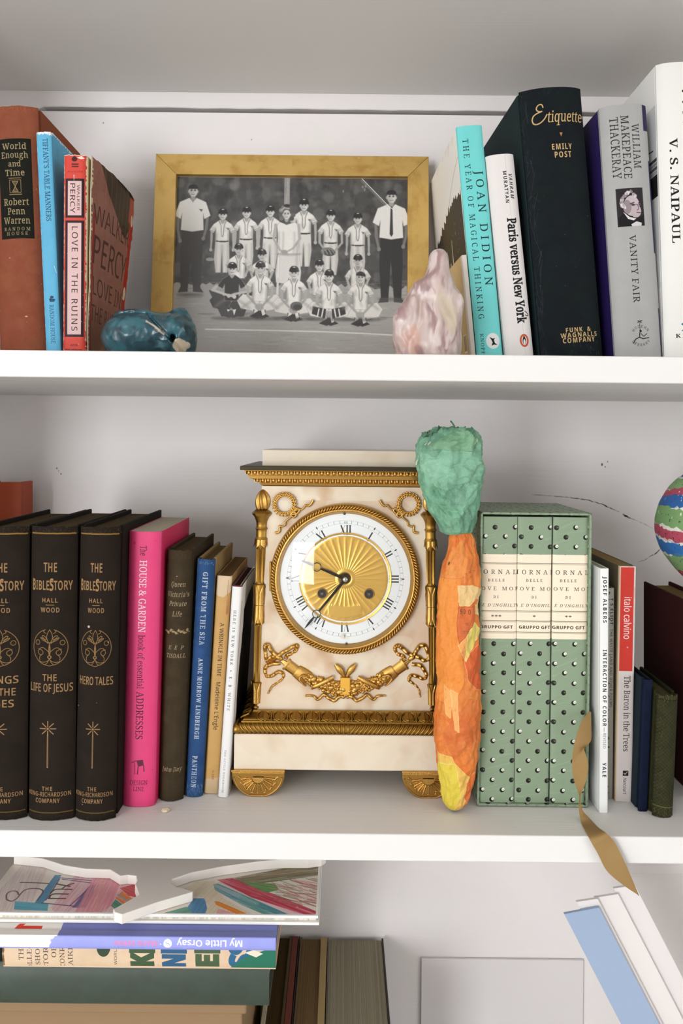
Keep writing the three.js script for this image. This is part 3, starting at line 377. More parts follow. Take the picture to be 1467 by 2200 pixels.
book({ Y: Y_MID, label: 'slim white spined book with maroon boards, leaning on the clock', tone: 0xe8e8e8, tl: [498.4, 1258], ll: [467.4, 1714], tr: [520.6, 1258], dep: 0.095, style: 'jacket', color: 0x54222a, pages: 0x5a3024, bulge: 0.002, board: 0.002, inset: 0.001, draw(c, W, H) {
  bg(c, W, H, '#f2f1ee'); c.fillStyle = '#5c2029'; c.fillRect(0, 0, W, 2.4); vtx(c, 'HERE IS NEW YORK  \u2022  E. B. WHITE', 10, 53, 270, 6, { f: SER, col: '#3c3c3c', tr: 0.22 }); vtx(c, 'THE LITTLE BOOKROOM', 10, 354, 446, 4, { f: SER, col: '#77777a', tr: 0.12 });
}, right(c, W, H) { bg(c, W, H, '#e9e7e2'); const pts = [[W * 0.16, H]]; for (let y = H; y > 60; y -= 14) pts.push([W * 0.16 + 14 * Math.sin(y * 0.02) + rr(-3, 3), y]); pts.push([W * 0.5, 44], [W, 34], [W, H]); path(c, pts, null, 0, '#15140f'); c.fillStyle = '#34302a'; for (let i = 0; i < 24; i++) c.fillRect(rr(W * 0.3, W), rr(120, H), rr(4, 16), rr(10, 90)); } });
book({ Y: Y_MID, label: 'orange red book standing flat against the back boards behind the gilt volumes', z: -0.2, tl: [-32, 1036], ll: [-32, 1500], tr: [45, 1033], dep: 0.03, style: 'jacket', color: 0xa8472c, pages: 0xcdbb98, bulge: 0.001, k: 1, draw(c, W, H) { bg(c, W, H, '#b3502f'); mottle(c, W, H, 90, [0xbb5836, 0xa9482a], 5, 24, 0.15); } });

// slipcase and its three volumes
function dots(c, W, H, x0, y0) {
  bg(c, W, H, '#84967c'); for (let i = 0; i < 70; i++) { const x = rr(-40, W), y = rr(0, H), l = rr(20, 90); path(c, [[x, y], [x + l, y - l * rr(0.1, 0.5)]], rgb(i % 2 ? 0x9cb092 : 0x788c70, 0.28), rr(0.6, 2.2)); }
  let r = 0; for (let y = y0; y < H + 8; y += 21, r++) for (let x = x0 + (r % 2 ? 21 : 0) - 42; x < W + 8; x += 42) { const px = x + rr(-1, 1), py = y + rr(-1, 1), w = rnd(); disc(c, px, py, 5.2, 5.2, '#14160f'); disc(c, px + 2, py - 1.3, 3.3, 3.5, w > 0.42 ? '#dcdfd0' : '#33332b'); disc(c, px + 2.6, py - 0.6, 1.5, 1.5, w > 0.42 ? '#aeb09f' : '#6a6a5e'); }
}
{
  const z = zOn(1150, 1735, Y_MID), s = mpp(z), A = P(1031, 1100, z), B = P(1036.5, 1734, z), C = P(1268.5, 1100, z), w = C.x - A.x + 0.0006, h = A.y - Y_MID - 0.0009, d = 0.1, t = 0.0019;
  const g = thing('slipcase', 'sage green open-fronted slipcase with a black dot pattern, holding three volumes', 'slipcase', [A.x, Y_MID + 0.0009, z]);
  g.rotation.z = -0.003;
  const pm = (W, H, x, y) => paperM(0xffffff, W * s, H * s, { map: canvasTex(W, H, 1.8, (c) => dots(c, W, H, x, y)) });
  const side = pm(260, 634, 18, 10), top = pm(238, 260, 24, 4);
  part('side_panel', rbox(t, h, d, 0.0006, t / 2, h / 2, -d / 2), side, g); part('side_panel', rbox(t, h, d, 0.0006, w - t / 2, h / 2, -d / 2), side, g);
  part('top_panel', rbox(w, t, d, 0.0006, w / 2, h - t / 2, -d / 2), top, g); part('bottom_panel', rbox(w, t, d, 0.0006, w / 2, t / 2, -d / 2), top, g); part('back_panel', box(w, h, t, w / 2, h / 2, -d + t / 2), top, g);
  const inner = h - 2 * t - 0.0022, W = 75, H = inner / s;
  [['***', 'leftmost volume in the green slipcase, three stars on its cream label', 8, 4.5, 27], ['*', 'centre volume in the green slipcase, one star on its cream label', 31, -2, 29], ['**', 'volume at the right side of the green slipcase, two stars on its label', 34, 2, 6]].forEach(([star, label, x0, sh, dx], i) => {
    const bw = (w - 2 * t) / 3 - 0.0004 - (i === 1 ? 0.0008 : 0), v = thing('book', label, 'book', [A.x + t + 0.0002 + i * (w - 2 * t) / 3, Y_MID + 0.0009 + t + 0.0002, z - 0.0022], 'three dotted volumes inside the green slipcase');
    v.rotation.z = -0.003;
    const tex = canvasTex(W, H, 2.8, (c) => {
      dots(c, W, H, dx, 22); c.fillStyle = '#e9dcc4'; c.fillRect(0, 81, W, 182);
      for (const y of [100, 203, 224.5, 248.5]) { path(c, [[0, y], [W, y]], '#5b5346', 1.2); path(c, [[0, y + 2.4], [W, y + 2.4]], '#8a7d68', 0.7); }
      const k = { f: SER, col: '#2b2620' }, m = 37 - sh; txt(c, 'GIORNALE', m, 119, 113, 9.5, { ...k, tr: 0.42 }); txt(c, 'DELLE', m - 2, 137, 36, 5.5, { ...k, tr: 0.4, b: 1 }); txt(c, 'NUOVE MODE', m, 155, 118, 7.5, { ...k, tr: 0.32 }); txt(c, 'DI', m - 2, 173, 11, 5.5, { ...k, tr: 0.5, b: 1 }); txt(c, "FRANCIA E D'INGHILTERRA", m - 8, 190.5, 158, 6, { ...k, it: 1, tr: 0.14 });
      txt(c, star, m - 1, 216, star.length * 7.6, 8, { ...k, b: 1, tr: 0.05 }); txt(c, 'GRUPPO GFT', m, 237.5, 70, 7, { col: '#1f1b17', b: 1, tr: 0.02 });
    });
    part('spine', spineGeo(bw, inner, 0.0012, 8, 0.003, 0.0002, 4), paperM(0xffffff, bw, inner, { map: tex }), v);
    part('back_cover', box(0.001, inner, d - 0.012, 0.0005, inner / 2, -0.0045 - (d - 0.012) / 2), paperM(0x8ea486, 0.09, inner), v); part('front_cover', box(0.001, inner, d - 0.012, bw - 0.0005, inner / 2, -0.0045 - (d - 0.012) / 2), paperM(0x8ea486, 0.09, inner), v);
    part('page_block', box(bw - 0.0024, inner - 0.002, d - 0.016, bw / 2, inner / 2, -0.0048 - (d - 0.016) / 2), pagesM(0xe2d8c2), v);
  });
}
{ // the ribbon marker spilling over the shelf edge: paired edge points [left], [right], depth
  const S = [[1266, 1528, 1269, 1530, -0.0425], [1252, 1545, 1269.5, 1560, -0.035], [1241, 1570, 1269, 1590, -0.028], [1233, 1600, 1262, 1601, -0.024], [1229, 1634, 1255, 1608, -0.022], [1229, 1655, 1263, 1640, -0.021], [1235, 1682, 1259, 1676, -0.022], [1245, 1712, 1247.5, 1712, -0.02], [1243, 1736, 1251, 1740, -0.021], [1248, 1766, 1266, 1758, 's'], [1258, 1786, 1286, 1779, 's'], [1268, 1806, 1302, 1790, 0.0035], [1283, 1832, 1318, 1806, 0.0042], [1303, 1870, 1335, 1838, 0.0055], [1340, 1902, 1354, 1880, 0.007], [1371, 1922, 1372, 1924, 0.0085]];
  const L = new THREE.CatmullRomCurve3(S.map(([a, b, , , z]) => P(a, b, z === 's' ? zOn(a, b, Y_MID + 0.0012) : z))), R = new THREE.CatmullRomCurve3(S.map(([, , a, b, z], i) => P(a, b, z === 's' ? zOn(a, b, Y_MID + 0.0016) : z + (i > 3 && i < 8 ? 0.004 : 0.0006))));
  const m = mat(0x9a7a46, 0.55, { bumpMap: rep(weaveTex, 3, 40), bumpScale: 0.0002, sheen: 0.4, sheenRoughness: 0.5, side: THREE.DoubleSide });
  const kk = S.length - 1, at = (c, v) => c.getPoint(v);
  solo('ribbon_marker', sheet(6, 110, (u, v) => { const p = at(L, v).lerp(at(R, v), u); return [p.x, p.y, p.z + 0.0006 * Math.sin(u * Math.PI), u, v * 8]; }, 0.0003), m, 'olive tan ribbon twisting down from the slipcase over the shelf edge', 'ribbon');
}
book({ Y: Y_MID, label: 'narrow white paperback with plain black capitals next to the green slipcase', tone: 0xececec, tl: [1289.5, 1222], ll: [1287.5, 1747], tr: [1308, 1223], dep: 0.125, style: 'paper', bulge: 0.0008, color: 0xe6e7e4, pages: 0xdcd8cc, yaw: -0.0, draw(c, W, H) {
  bg(c, W, H, '#f3f4f1'); const k = { col: '#1c1d1e', b: 1, tr: 0.14 }; vtx(c, 'JOSEF ALBERS', 10.5, 18, 117, 8, k); vtx(c, 'INTERACTION OF COLOR', 10.5, 174, 339, 8, k); vtx(c, '\u2014', 10.5, 341, 351, 8, { col: '#8a6a50' }); vtx(c, 'REVISED', 10.5, 353, 387, 6, { col: '#55565a', tr: 0.08 }); vtx(c, 'YALE', 10.5, 417, 449, 8, k);
} });
book({ Y: Y_MID, label: 'thin grey paperback mostly hidden behind the narrow white one', tl: [1304.5, 1264], ll: [1301.5, 1717], tr: [1320, 1264], dep: 0.125, style: 'paper', bulge: 0.0008, color: 0x77756a, pages: 0x8d8468, draw(c, W, H) {
  bg(c, W, H, '#b5b3a9'); c.fillStyle = '#6e6a5e'; c.fillRect(0, 60, 3, H); specks(c, 5, H, 40, 'rgba(30,30,26,.7)', 0.6, 2); const k = { col: '#1f2020', tr: 0.08 }; vtx(c, 'T S ELIOT', 10, 21, 79, 6.5, { ...k, b: 1 }); vtx(c, 'THE WASTE LAND AND OTHER POEMS', 9.5, 88, 256, 6, k);
} });
book({ Y: Y_MID, label: 'paperback with a red upper spine above white, yellowed page tops', tl: [1331, 1217], ll: [1321.5, 1723], tr: [1366.5, 1217], dep: 0.11, style: 'paper', bulge: 0.0006, color: 0x5c5440, leftCol: 0x5c5440, pages: 0xb89a68, draw(c, W, H) {
  bg(c, W, H, '#e3d9d4'); c.fillStyle = '#cf3b30'; c.fillRect(3, 2, W - 7, 223); mottle(c, W - 8, 220, 20, [0xd4443a], 4, 14, 0.15); c.fillStyle = '#d9c3a0'; c.fillRect(0, 0, 2.6, H); vtx(c, 'italo calvino', 19, 65, 157, 15, { col: '#f6e9e6' }); disc(c, 20, 174, 2, 2, '#e88a80');
  vtx(c, 'The Baron in the Trees', 21, 235, 398, 13, { f: SER, col: '#221d1c' }); c.fillStyle = '#2a2626'; c.fillRect(15, 439, 12, 11); path(c, [[17, 444], [20, 447], [25, 441]], '#e3d9d4', 1.4); vtx(c, 'Harcourt', 20, 453, 489, 7.5, { col: '#221d1c', it: 1 });
} });
book({ Y: Y_MID, label: 'small dark navy book with no lettering, beside the mottled green one', tl: [1383, 1461], ll: [1371, 1744], tr: [1403, 1461], dep: 0.085, style: 'cloth', bulge: 0.0008, power: 6, board: 0.002, color: 0x18262c, pages: 0xa89a5c, draw(c, W, H) { bg(c, W, H, '#0d1630'); mottle(c, W, H, 60, [0x121d3a, 0x0a1228], 3, 12, 0.2); } });
book({ Y: Y_MID, label: 'small worn moss green book with a cross-hatched binding and frayed top', tl: [1417, 1491], ll: [1405, 1758], tr: [1461, 1489], dep: 0.075, style: 'cloth', color: 0x25270f, pages: 0x6a6248, bulge: 0.004, ragged: 0.0018, draw(c, W, H) {
  bg(c, W, H, '#2e2e18'); mottle(c, W, H, 90, [0x37361c, 0x262814, 0x3e3b1e], 3, 14, 0.25); c.globalAlpha = 0.5; for (let i = -60; i < 90; i++) { path(c, [[i * 4, 0], [i * 4 + H, H]], rgb([0x57553a, 0x1f2010][i & 1], rr(0.2, 0.8)), 0.9); path(c, [[i * 4 + 60, 0], [i * 4 + 60 - H, H]], rgb([0x625f46, 0x1f2010][i & 1], rr(0.2, 0.8)), 0.7); } c.globalAlpha = 1; scuffs(c, 0, 20, 14, H - 20, 60, 'rgba(150,150,125,.3)', 3); path(c, [[0, 13], [W, 15]], '#23230f', 2.4); path(c, [[0, H - 24], [W, H - 20]], '#6d6a3c', 1.6); scuffs(c, 0, 0, W, 14, 60, 'rgba(150,135,80,.5)', 5); scuffs(c, 0, H - 18, W, H, 60, 'rgba(120,110,60,.5)', 5);
} });
book({ Y: Y_MID, label: 'dark maroon book at the far right, carrying the striped ornament', z: -0.052, tl: [1505, 1307], ll: [1505, 1700], tr: [1575, 1307], dep: 0.118, style: 'cloth', color: 0x35100f, pages: 0xa0875a, bulge: 0.004, k: 1, draw(c, W, H) { bg(c, W, H, '#3c1414'); } });
{ // chip of paint on the shelf
  const p = Q(356, 1744, Y_MID), g = new THREE.DodecahedronGeometry(0.003, 0); g.scale(1.3, 0.6, 0.9); g.translate(0, 0.0015, 0); const o = solo('paint_chip', g, mat(0xd9c7aa, 0.8), 'small beige chip lying on the shelf under the pink book', 'chip'); o.position.copy(p); o.rotation.y = 0.6;
}

// ---------------------------------------------------------------- the mantel clock
{
  const ZC = -0.1325, OFF = 0.02, base = P(737, 1714, -0.058), ox = base.x;
  const clock = thing('mantel_clock', 'gilt and alabaster mantel clock with a round white dial and gold centre', 'clock', [ox, Y_MID + 0.0002, ZC]);
  const L = (px, py, z) => { const p = P(px, py, z); return new THREE.Vector3(p.x - ox, p.y - Y_MID - 0.0002, z - ZC); };   // measured place -> clock space
  const Ly = (py, z) => L(740, py, z).y;
  const bronze = (o = {}) => mat(0xbf9650, 0.27, { metalness: 1, bumpMap: rep(paperTex, 6, 6), bumpScale: 0.0001, ...o });
  const gilt = bronze(), giltDark = bronze({ color: 0x9c7838, roughness: 0.33 });
  // alabaster: cream stone with drifting tan and rose clouds
  const stone = (sd, warm) => dataTex(384, 384, (x, y) => { const a = fbm(x * 5 + sd, y * 5, sd, 4), b = fbm(x * 9 + sd, y * 7 + 4, sd + 3, 3), v = Math.abs(fbm(x * 3, y * 4, sd + 9, 3)); let c = mix3([241, 233, 214], [226, 200, 172], warm * sst(a, -0.35, 0.4)); c = mix3(c, [200, 162, 124], warm * 0.9 * sst(b, 0.0, 0.55)); c = mix3(c, [244, 237, 222], 0.4 * sst(v, 0.2, 0.0)); return c; }, true);
  const alab = (t) => mat(0xe8e4de, 0.32, { map: t, clearcoat: 0.25, clearcoatRoughness: 0.3 });
  const stoneA = stone(3, 1), stoneB = stone(8, 0.25);
  const slabUV = (g, k) => { const p = g.attributes.position, u = g.attributes.uv; for (let i = 0; i < p.count; i++) u.setXY(i, p.getX(i) * k + p.getZ(i) * k + 0.3, p.getY(i) * k); return g; };
  const rect = (pts) => rectLathe(pts, OFF);
  const s0 = mpp(-0.06), s1 = mpp(-0.078), s2 = mpp(-0.065);
  const yPl0 = Ly(1655, -0.06), yPl1 = Ly(1579, -0.06), yTo1 = Ly(1557, -0.062), yCy1 = Ly(1534, -0.066), yCs0 = Ly(1527, -0.078), yCs1 = Ly(1046, -0.078);
  part('plinth', slabUV(rect([[233.5 * s0, yPl0], [235 * s0, yPl0 + 0.0006], [235 * s0, yPl1 - 0.0006], [233.5 * s0, yPl1]]), 5), alab(stoneB), clock, 'cream alabaster base block');
  { // gadrooned torus: a rounded band with slanting ribs
    const a = 226 * s0, prof = []; for (let i = 0; i <= 10; i++) { const q = -Math.PI / 2 + Math.PI * i / 10; prof.push([a + 9.5 * s0 * Math.cos(q), (yPl1 + yTo1) / 2 + (yTo1 - yPl1) / 2 * Math.sin(q)]); }
    const g = [rect(prof)], hy = (yTo1 - yPl1) / 2, cy = (yTo1 + yPl1) / 2, hz = a - OFF;
    for (const [hx, dz, turn] of [[a, hz, 0], [hz, a, Math.PI / 2], [hz, a, -Math.PI / 2]]) { const n = Math.round(hx * 2 / 0.0037); for (let i = 0; i <= n; i++) { const x = -hx + 2 * hx * i / n, sl = x < 0.004 && x > -0.004 ? 0 : Math.sign(x) * -1, pts = []; for (let k = 0; k <= 6; k++) { const q = -1.35 + 2.7 * k / 6; pts.push(new THREE.Vector3(x - sl * 0.0032 * Math.sin(q), cy + hy * Math.sin(q), dz + 9.5 * s0 * Math.cos(q))); } const t = tube(pts, 0.00105, 7, 5); t.rotateY(turn); g.push(t); } }
    for (const s of [-1, 1]) { const b = new THREE.SphereGeometry(hy * 1.05, 14, 10); b.translate(s * (a + 4 * s0), cy, hz + 4 * s0); g.push(b); }
    part('gadroon_moulding', merge(g), giltDark, clock, 'gilt band of slanting ribs');
  }
  { // leaf moulding
    const y0 = yTo1, y1 = yCy1, H = y1 - y0, prof = [[222 * s0, y0], [222 * s0, y0 + 0.0014], [219 * s0, y0 + 0.0016]]; for (let i = 0; i <= 8; i++) { const t = i / 8; prof.push([lerp(219, 198, t - 0.12 * Math.sin(t * Math.PI * 2)) * s0, lerp(y0 + 0.0016, y1, t)]); }
    prof.push([198 * s0, yCs0 + 0.0006], [190 * s0, yCs0 + 0.0008]);
    const g = [rect(prof)], pitch = 35 * s0;
    const leaf = (x, w, h, k, hx) => grid(8, 8, (u, v) => { const e = 2 * u - 1, wd = w * Math.pow(Math.sin(Math.PI * (0.08 + 0.92 * v) * 0.97), 0.7) * (1 - 0.15 * v), t = 0.02 + 0.92 * (1 - v) * h, rr0 = lerp(219, 198, t - 0.12 * Math.sin(t * Math.PI * 2)) * s0; return [x + e * wd / 2, lerp(y0 + 0.0016, y1, t) , rr0 - OFF + 0.0001 + k * (1 - e * e) * Math.sin(Math.PI * (0.1 + 0.85 * v)) * (0.75 + 0.35 * Math.cos(e * 9)) + 0.0005 * v]; });
    for (const [hx, turn, add] of [[205 * s0, 0, 0], [205 * s0 - OFF, Math.PI / 2, OFF], [205 * s0 - OFF, -Math.PI / 2, OFF]]) { const n = Math.floor(hx / pitch); for (let i = -n; i <= n; i++) { for (const [px, q] of [[-1, 1], [1, 1], [0, 0.7], [0.5 / 0.42, 0]]) { const line = []; for (let m = 0; m <= 8; m++) { const f = m / 8, t = 0.95 - 0.9 * f, wd = q === 0 ? 0 : 14 * s0 * Math.pow(Math.sin(Math.PI * (0.12 + 0.88 * f) * 0.985), 0.7), r0 = lerp(219, 198, t - 0.12 * Math.sin(t * Math.PI * 2)) * s0; if (q === 0.7 && f > 0.8) break; if (q === 0 && f < 0.25) continue; line.push(new THREE.Vector3(i * pitch + (q === 0 ? 0.5 * pitch : q === 0.7 ? 0 : px * wd), lerp(y0 + 0.0016, y1, t), r0 - OFF + 0.0022 + add)); } const t = tube(line, q === 0 ? 0.001 : 0.0006, 10, 5); t.rotateY(turn); g.push(t); }
      for (const [dx, w, h, k] of [[0, 29, 1, 0.0026], [0.5, 10, 0.92, 0.0014]]) { const l = leaf((i + dx) * pitch, w * s0, h, k, hx); l.translate(0, 0, add); l.rotateY(turn); g.push(l); } } }
    part('leaf_moulding', merge(g), giltDark, clock, 'gilt moulding of upright leaves');
  }
  const hwB = 186 * s1, hwT = 181 * s1;
  part('case', slabUV(rect([[hwB, yCs0], [hwT, yCs1]]), 4), alab(stoneA), clock, 'cream and tan alabaster case');
  { // cornice
    const y = (v) => Ly(v, -0.064), m = [[183, 1047], [187, 1046.5], [189, 1041], [190, 1040.5], [194, 1036], [203, 1032], [207, 1031], [211, 1030.5], [211, 1023.5], [213, 1022.5], [214, 1018], [219, 1013.5], [219, 1012]].map(([a, v]) => [a * s2, y(v)]), g = [rect(m)];
    for (const [a, v, n, r, pitch] of [[216.5, 1017.5, 33, 2.9, 13], [199, 1035, 34, 2.6, 11.5]]) for (const [turn, hx, dz] of [[0, a * s2, a * s2 - OFF], [Math.PI / 2, a * s2 - OFF, a * s2], [-Math.PI / 2, a * s2 - OFF, a * s2]]) { const k = Math.floor(2 * hx / (pitch * s2)); for (let i = 0; i < k; i++) { const b = new THREE.SphereGeometry(r * s2, 8, 6); b.scale(1.25, 1.55, 0.9); b.translate(-hx + (i + 0.5) * 2 * hx / k, y(v), dz); b.rotateY(turn); g.push(b); const q = box(0.0006, 4.6 * s2 * 2, 0.0016, -hx + i * 2 * hx / k, y(v), dz); q.rotateY(turn); g.push(q); } }
    part('cornice', merge(g), gilt, clock, 'gilt cornice with two beaded bands');
    part('cornice_slab', rect([[226.5 * s2, y(1012)], [227.5 * s2, y(1011)], [227.5 * s2, y(1004)], [226.5 * s2, y(1003)]]), mat(0x38301c, 0.45, { metalness: 0.6 }), clock, 'dark bronze top plate');
    const z = -0.08, sz = mpp(z); part('top_block', slabUV(rect([[180 * sz, Ly(1003.5, z)], [180 * sz, Ly(968.8, z)], [179 * sz, Ly(968, z)]]), 4), alab(stoneB), clock, 'plain alabaster block on the top');
  }
  // torch-shaped corner columns
  for (const s of [-1, 1]) {
    const zc = -0.0795, sc = mpp(zc), cx = (y) => 742 - (y - 1242) * 0.0102 + s * lerp(180.5, 187.5, (y - 1100) / 400), col = new THREE.Group(); col.name = 'corner_column'; clock.add(col);
    const ring = (py, r0, flute, nf, z = 1) => [py, r0, flute, nf];
    const prof = [[1524, 4], [1521, 8.5], [1517, 8.5], [1514, 5.5], [1512, 8], [1490, 9], [1470, 11.2], [1466, 12], [1464, 9.2], [1440, 9.2, 1], [1346, 10.2, 1], [1342, 9.6], [1338, 13], [1325, 12], [1304, 9.8], [1301, 9.6], [1300, 11.6], [1297, 11.6], [1296, 9.8], [1280, 11], [1262, 13.4], [1257, 13.2], [1254, 10.2], [1250, 10.4, 1], [1182, 11, 1], [1178, 10.6], [1176, 12], [1164, 12.4], [1162, 12.8], [1159, 14], [1156, 12.4], [1154, 11.4], [1142, 11.4], [1139, 12], [1137, 14], [1134, 12], [1132, 11.2], [1122, 12], [1112, 16], [1107, 20.5], [1104, 21.5], [1101, 20], [1099, 17], [1097, 15]];
    const body = grid(112, prof.length - 1, (u, v) => { const k = v * (prof.length - 1), i = Math.min(prof.length - 1, Math.round(k)), [py, r, fl] = prof[i], a = -u * 2 * Math.PI, rad = r * sc * (fl ? 1 - 0.24 * Math.pow(Math.abs(Math.cos(a * 5)), 1.5) : 1), c = L(cx(py), py, zc); c.y = Ly(py, zc); return [c.x + rad * Math.cos(a), c.y, c.z + rad * Math.sin(a)]; }, true);
    part('shaft', toCreasedNormals(body, 0.7), giltDark, col);
    const fl = []; // flame finial with twisting ridges
    fl.push(grid(90, 22, (u, v) => { const py = 1098 - 47 * v, prf = [10.5, 13, 14.4, 14.9, 14.6, 13.4, 10.8, 6.4, 0.1], k = v * 8, i = Math.min(7, Math.floor(k)), r = lerp(prf[i], prf[i + 1], k - i), a = -u * 2 * Math.PI, rad = r * sc * (1 + 0.15 * Math.cos(8 * a + s * v * 4)), c = L(cx(py) + 1, py, zc); c.y = Ly(py, zc); return [c.x + rad * Math.cos(a), c.y, c.z + rad * Math.sin(a)]; }, true));
    part('flame_finial', merge(fl), gilt, col);
    const leaves = []; // collars of pointed leaves round the shaft
    for (const [py, len, r0, dir, n] of [[1160, 17, 12.6, -1, 6], [1300, 42, 11.4, 1, 6], [1301, 42, 11.4, -1, 6], [1466, 0, 0, 0, 0], [1510, 44, 9.5, 1, 6]]) for (let i = 0; i < n; i++) { const a0 = (i + 0.5) / n * 2 * Math.PI; leaves.push(grid(6, 8, (u, v) => { const e = 2 * u - 1, q = a0 - e * 0.46 * (v < 0.6 ? 1 : Math.max(0.03, 1 - (v - 0.6) / 0.4)), rad = (r0 + 2.6 * v * v + 1.3 * (1 - e * e) + 0.5) * sc, y = py - dir * len * v, c = L(cx(y), y, zc); c.y = Ly(y, zc); return [c.x + rad * Math.sin(q) * 1, c.y, c.z + rad * Math.cos(q)]; })); }
    part('leaf_collar', merge(leaves), gilt, col);
  }
  // feet
  for (const s of [-1, 1]) {
    const f = new THREE.Group(); f.name = 'foot'; clock.add(f); const z = -0.0585, sz = mpp(z), c = L(737.5 + s * 183, 1668, z), g = []; c.y = Ly(1668, z); const R = c.y - 0.0001;
    const sh = new THREE.Shape(), n = 30; for (let i = 0; i <= n; i++) { const a = Math.PI * i / n, x = 54 * sz * Math.cos(a), y = -Math.min(R, 49 * sz * Math.sin(a)); i ? sh.lineTo(x, y) : sh.moveTo(x, y); }
    const e = new THREE.ExtrudeGeometry(sh, { depth: 0.022, bevelEnabled: true, bevelSize: 0.0012, bevelThickness: 0.0012, bevelSegments: 2 }); e.translate(c.x, c.y + 0.0012, c.z - 0.0232); g.push(e);
    for (const [w, y0, y1, zz] of [[57.5, 1655, 1660, 0.001], [56, 1660, 1664, 0], [54.5, 1664, 1668.5, -0.0012]]) { const q = rbox(2 * w * sz, (y1 - y0) * sz, 0.026, 0.0005, c.x, c.y + (1668 - (y0 + y1) / 2) * sz, c.z - 0.012 + zz); g.push(q); }
    const b = part('foot_block', merge(g), gilt, f);
    // the palmette stands on the front of the foot: outer rim, fan ribs ending in curls
    const r = [], pt = (x, y, k = 0) => new THREE.Vector3(c.x + x * sz, c.y + y * sz, c.z + 0.0002 + k), rim = []; for (let i = 0; i <= 30; i++) { const a = Math.PI * (0.03 + 0.94 * i / 30); rim.push(pt(51.5 * Math.cos(a), -Math.min(43, 45.5 * Math.sin(a)))); } r.push(tube(rim, 1.5 * sz, 60, 6));
    const hub = new THREE.CircleGeometry(12 * sz, 20, Math.PI, Math.PI); hub.translate(c.x, c.y - 3 * sz, c.z + 0.0012); r.push(hub);
    for (let i = -4; i <= 4; i++) { const a = i * 0.36, dx = Math.sin(a), dy = -Math.cos(a), out = 34 + 3 * Math.abs(i) * 0.4, bend = i * 2.2, p = [[0.4, 0], [0.6, 0.02 * i], [0.85, 0]].map(([q]) => pt(dx * out * q, -3 + dy * out * q)); const e1 = pt(dx * out - bend * 0.2, -3 + dy * out), e2 = pt(dx * out + Math.sign(i) * 3.6 * Math.cos(a), -4 + dy * out * 0.99 + Math.abs(Math.sin(a)) * 4), e3 = pt(dx * out + Math.sign(i) * 4, -1 + dy * out + 3.5); const t = tube(i ? [...p, e1, e2, e3] : [...p, e1], 1.9 * sz, 26, 6); r.push(t); const kn = new THREE.SphereGeometry(2.6 * sz, 8, 6); kn.translate((i ? e3 : e1).x, (i ? e3 : e1).y, c.z); r.push(kn); const w = [0.45, 0.95].map((q) => pt(Math.sin(a + 0.18) * out * q, -3 - Math.cos(a + 0.18) * out * q)); r.push(tube(w, 0.9 * sz, 6, 5)); }
    part('palmette', merge(r), gilt, f, 'fan-shaped gilt relief');
  }
  for (const s of [-1, 1]) part('rear_foot', rbox(0.04, 0.0228, 0.03, 0.003, s * 0.068, 0.0116, -0.055), giltDark, clock);
  // dial
  const dz = -0.0775, sd = mpp(dz), dc = L(741.5, 1242.5, dz);
  const D = (g, z) => { g.translate(dc.x, dc.y, dc.z + z); return g; };
  const ringG = (prof, n = 120, rope) => grid(n, prof.length - 1, (u, v) => { const i = Math.round(v * (prof.length - 1)), a = u * 2 * Math.PI, [r, z] = prof[i]; return [r * sd * Math.cos(a), r * sd * Math.sin(a), z]; }, true);
  { // bezel: twisted rope, plain channel, sloping reveal down to the enamel
    const g = [D(ringG([[161, 0], [161.5, 0.002], [159.5, 0.0048], [158, 0.005]]), 0), D(ringG([[151, 0.005], [150, 0.0058], [147, 0.0062], [145, 0.0056], [143, 0.0036], [139.5, 0.0016]]), 0), D(ringG([[159, 0.0045], [155, 0.0035], [150, 0.0045]]), 0)];
    const N = 150; for (let i = 0; i < N; i++) { const a = i / N * 2 * Math.PI, a2 = a + 0.052, p = []; for (let k = 0; k <= 4; k++) { const t = k / 4, q = lerp(a, a2, t), r = lerp(158.6, 150.4, t); p.push(new THREE.Vector3(r * sd * Math.cos(q), r * sd * Math.sin(q), 0.0044 + 0.0022 * Math.sin(Math.PI * (0.12 + 0.76 * t)))); } g.push(D(tube(p, 2.1 * sd, 5, 5), 0)); }
    part('bezel', merge(g), gilt, clock, 'gilt rope-edged bezel'); part('bezel_catch', rbox(0.0018, 62 * sd, 0.005, 0.0006, dc.x - 160 * sd, dc.y + 4 * sd, dc.z + 0.002), giltDark, clock);
  }
  const faceTex = canvasTex(300, 300, 4.2, (c) => {
    c.translate(150, 150); disc(c, 0, 0, 150, 150, '#e2e7e7'); c.lineWidth = 0.7; c.strokeStyle = 'rgba(70,76,76,.55)'; for (const r of [131.5, 124.5]) { c.beginPath(); c.arc(0, 0, r, 0, 7); c.lineWidth = 0.35; c.stroke(); }
    for (let i = 0; i < 60; i++) { c.save(); c.rotate(i * Math.PI / 30); c.fillStyle = '#333937'; if (i % 5) c.fillRect(-0.35, -131.5, 0.7, 7); else if (i) path(c, [[0, -135.5], [1.6, -131], [0, -126.5], [-1.6, -131]], null, 0, '#1c211f'); c.restore(); }
    for (const [i, s] of [[0, '60'], [15, '15'], [30, '30'], [45, '45']]) { c.save(); c.rotate(i * Math.PI / 30); txt(c, s, 0, -127, 9, 5, { f: SER, col: '#3a403e' }); c.restore(); }
    const N = ['XII', 'I', 'II', 'III', 'IIII', 'V', 'VI', 'VII', 'VIII', 'IX', 'X', 'XI'], ink = '#20251f';
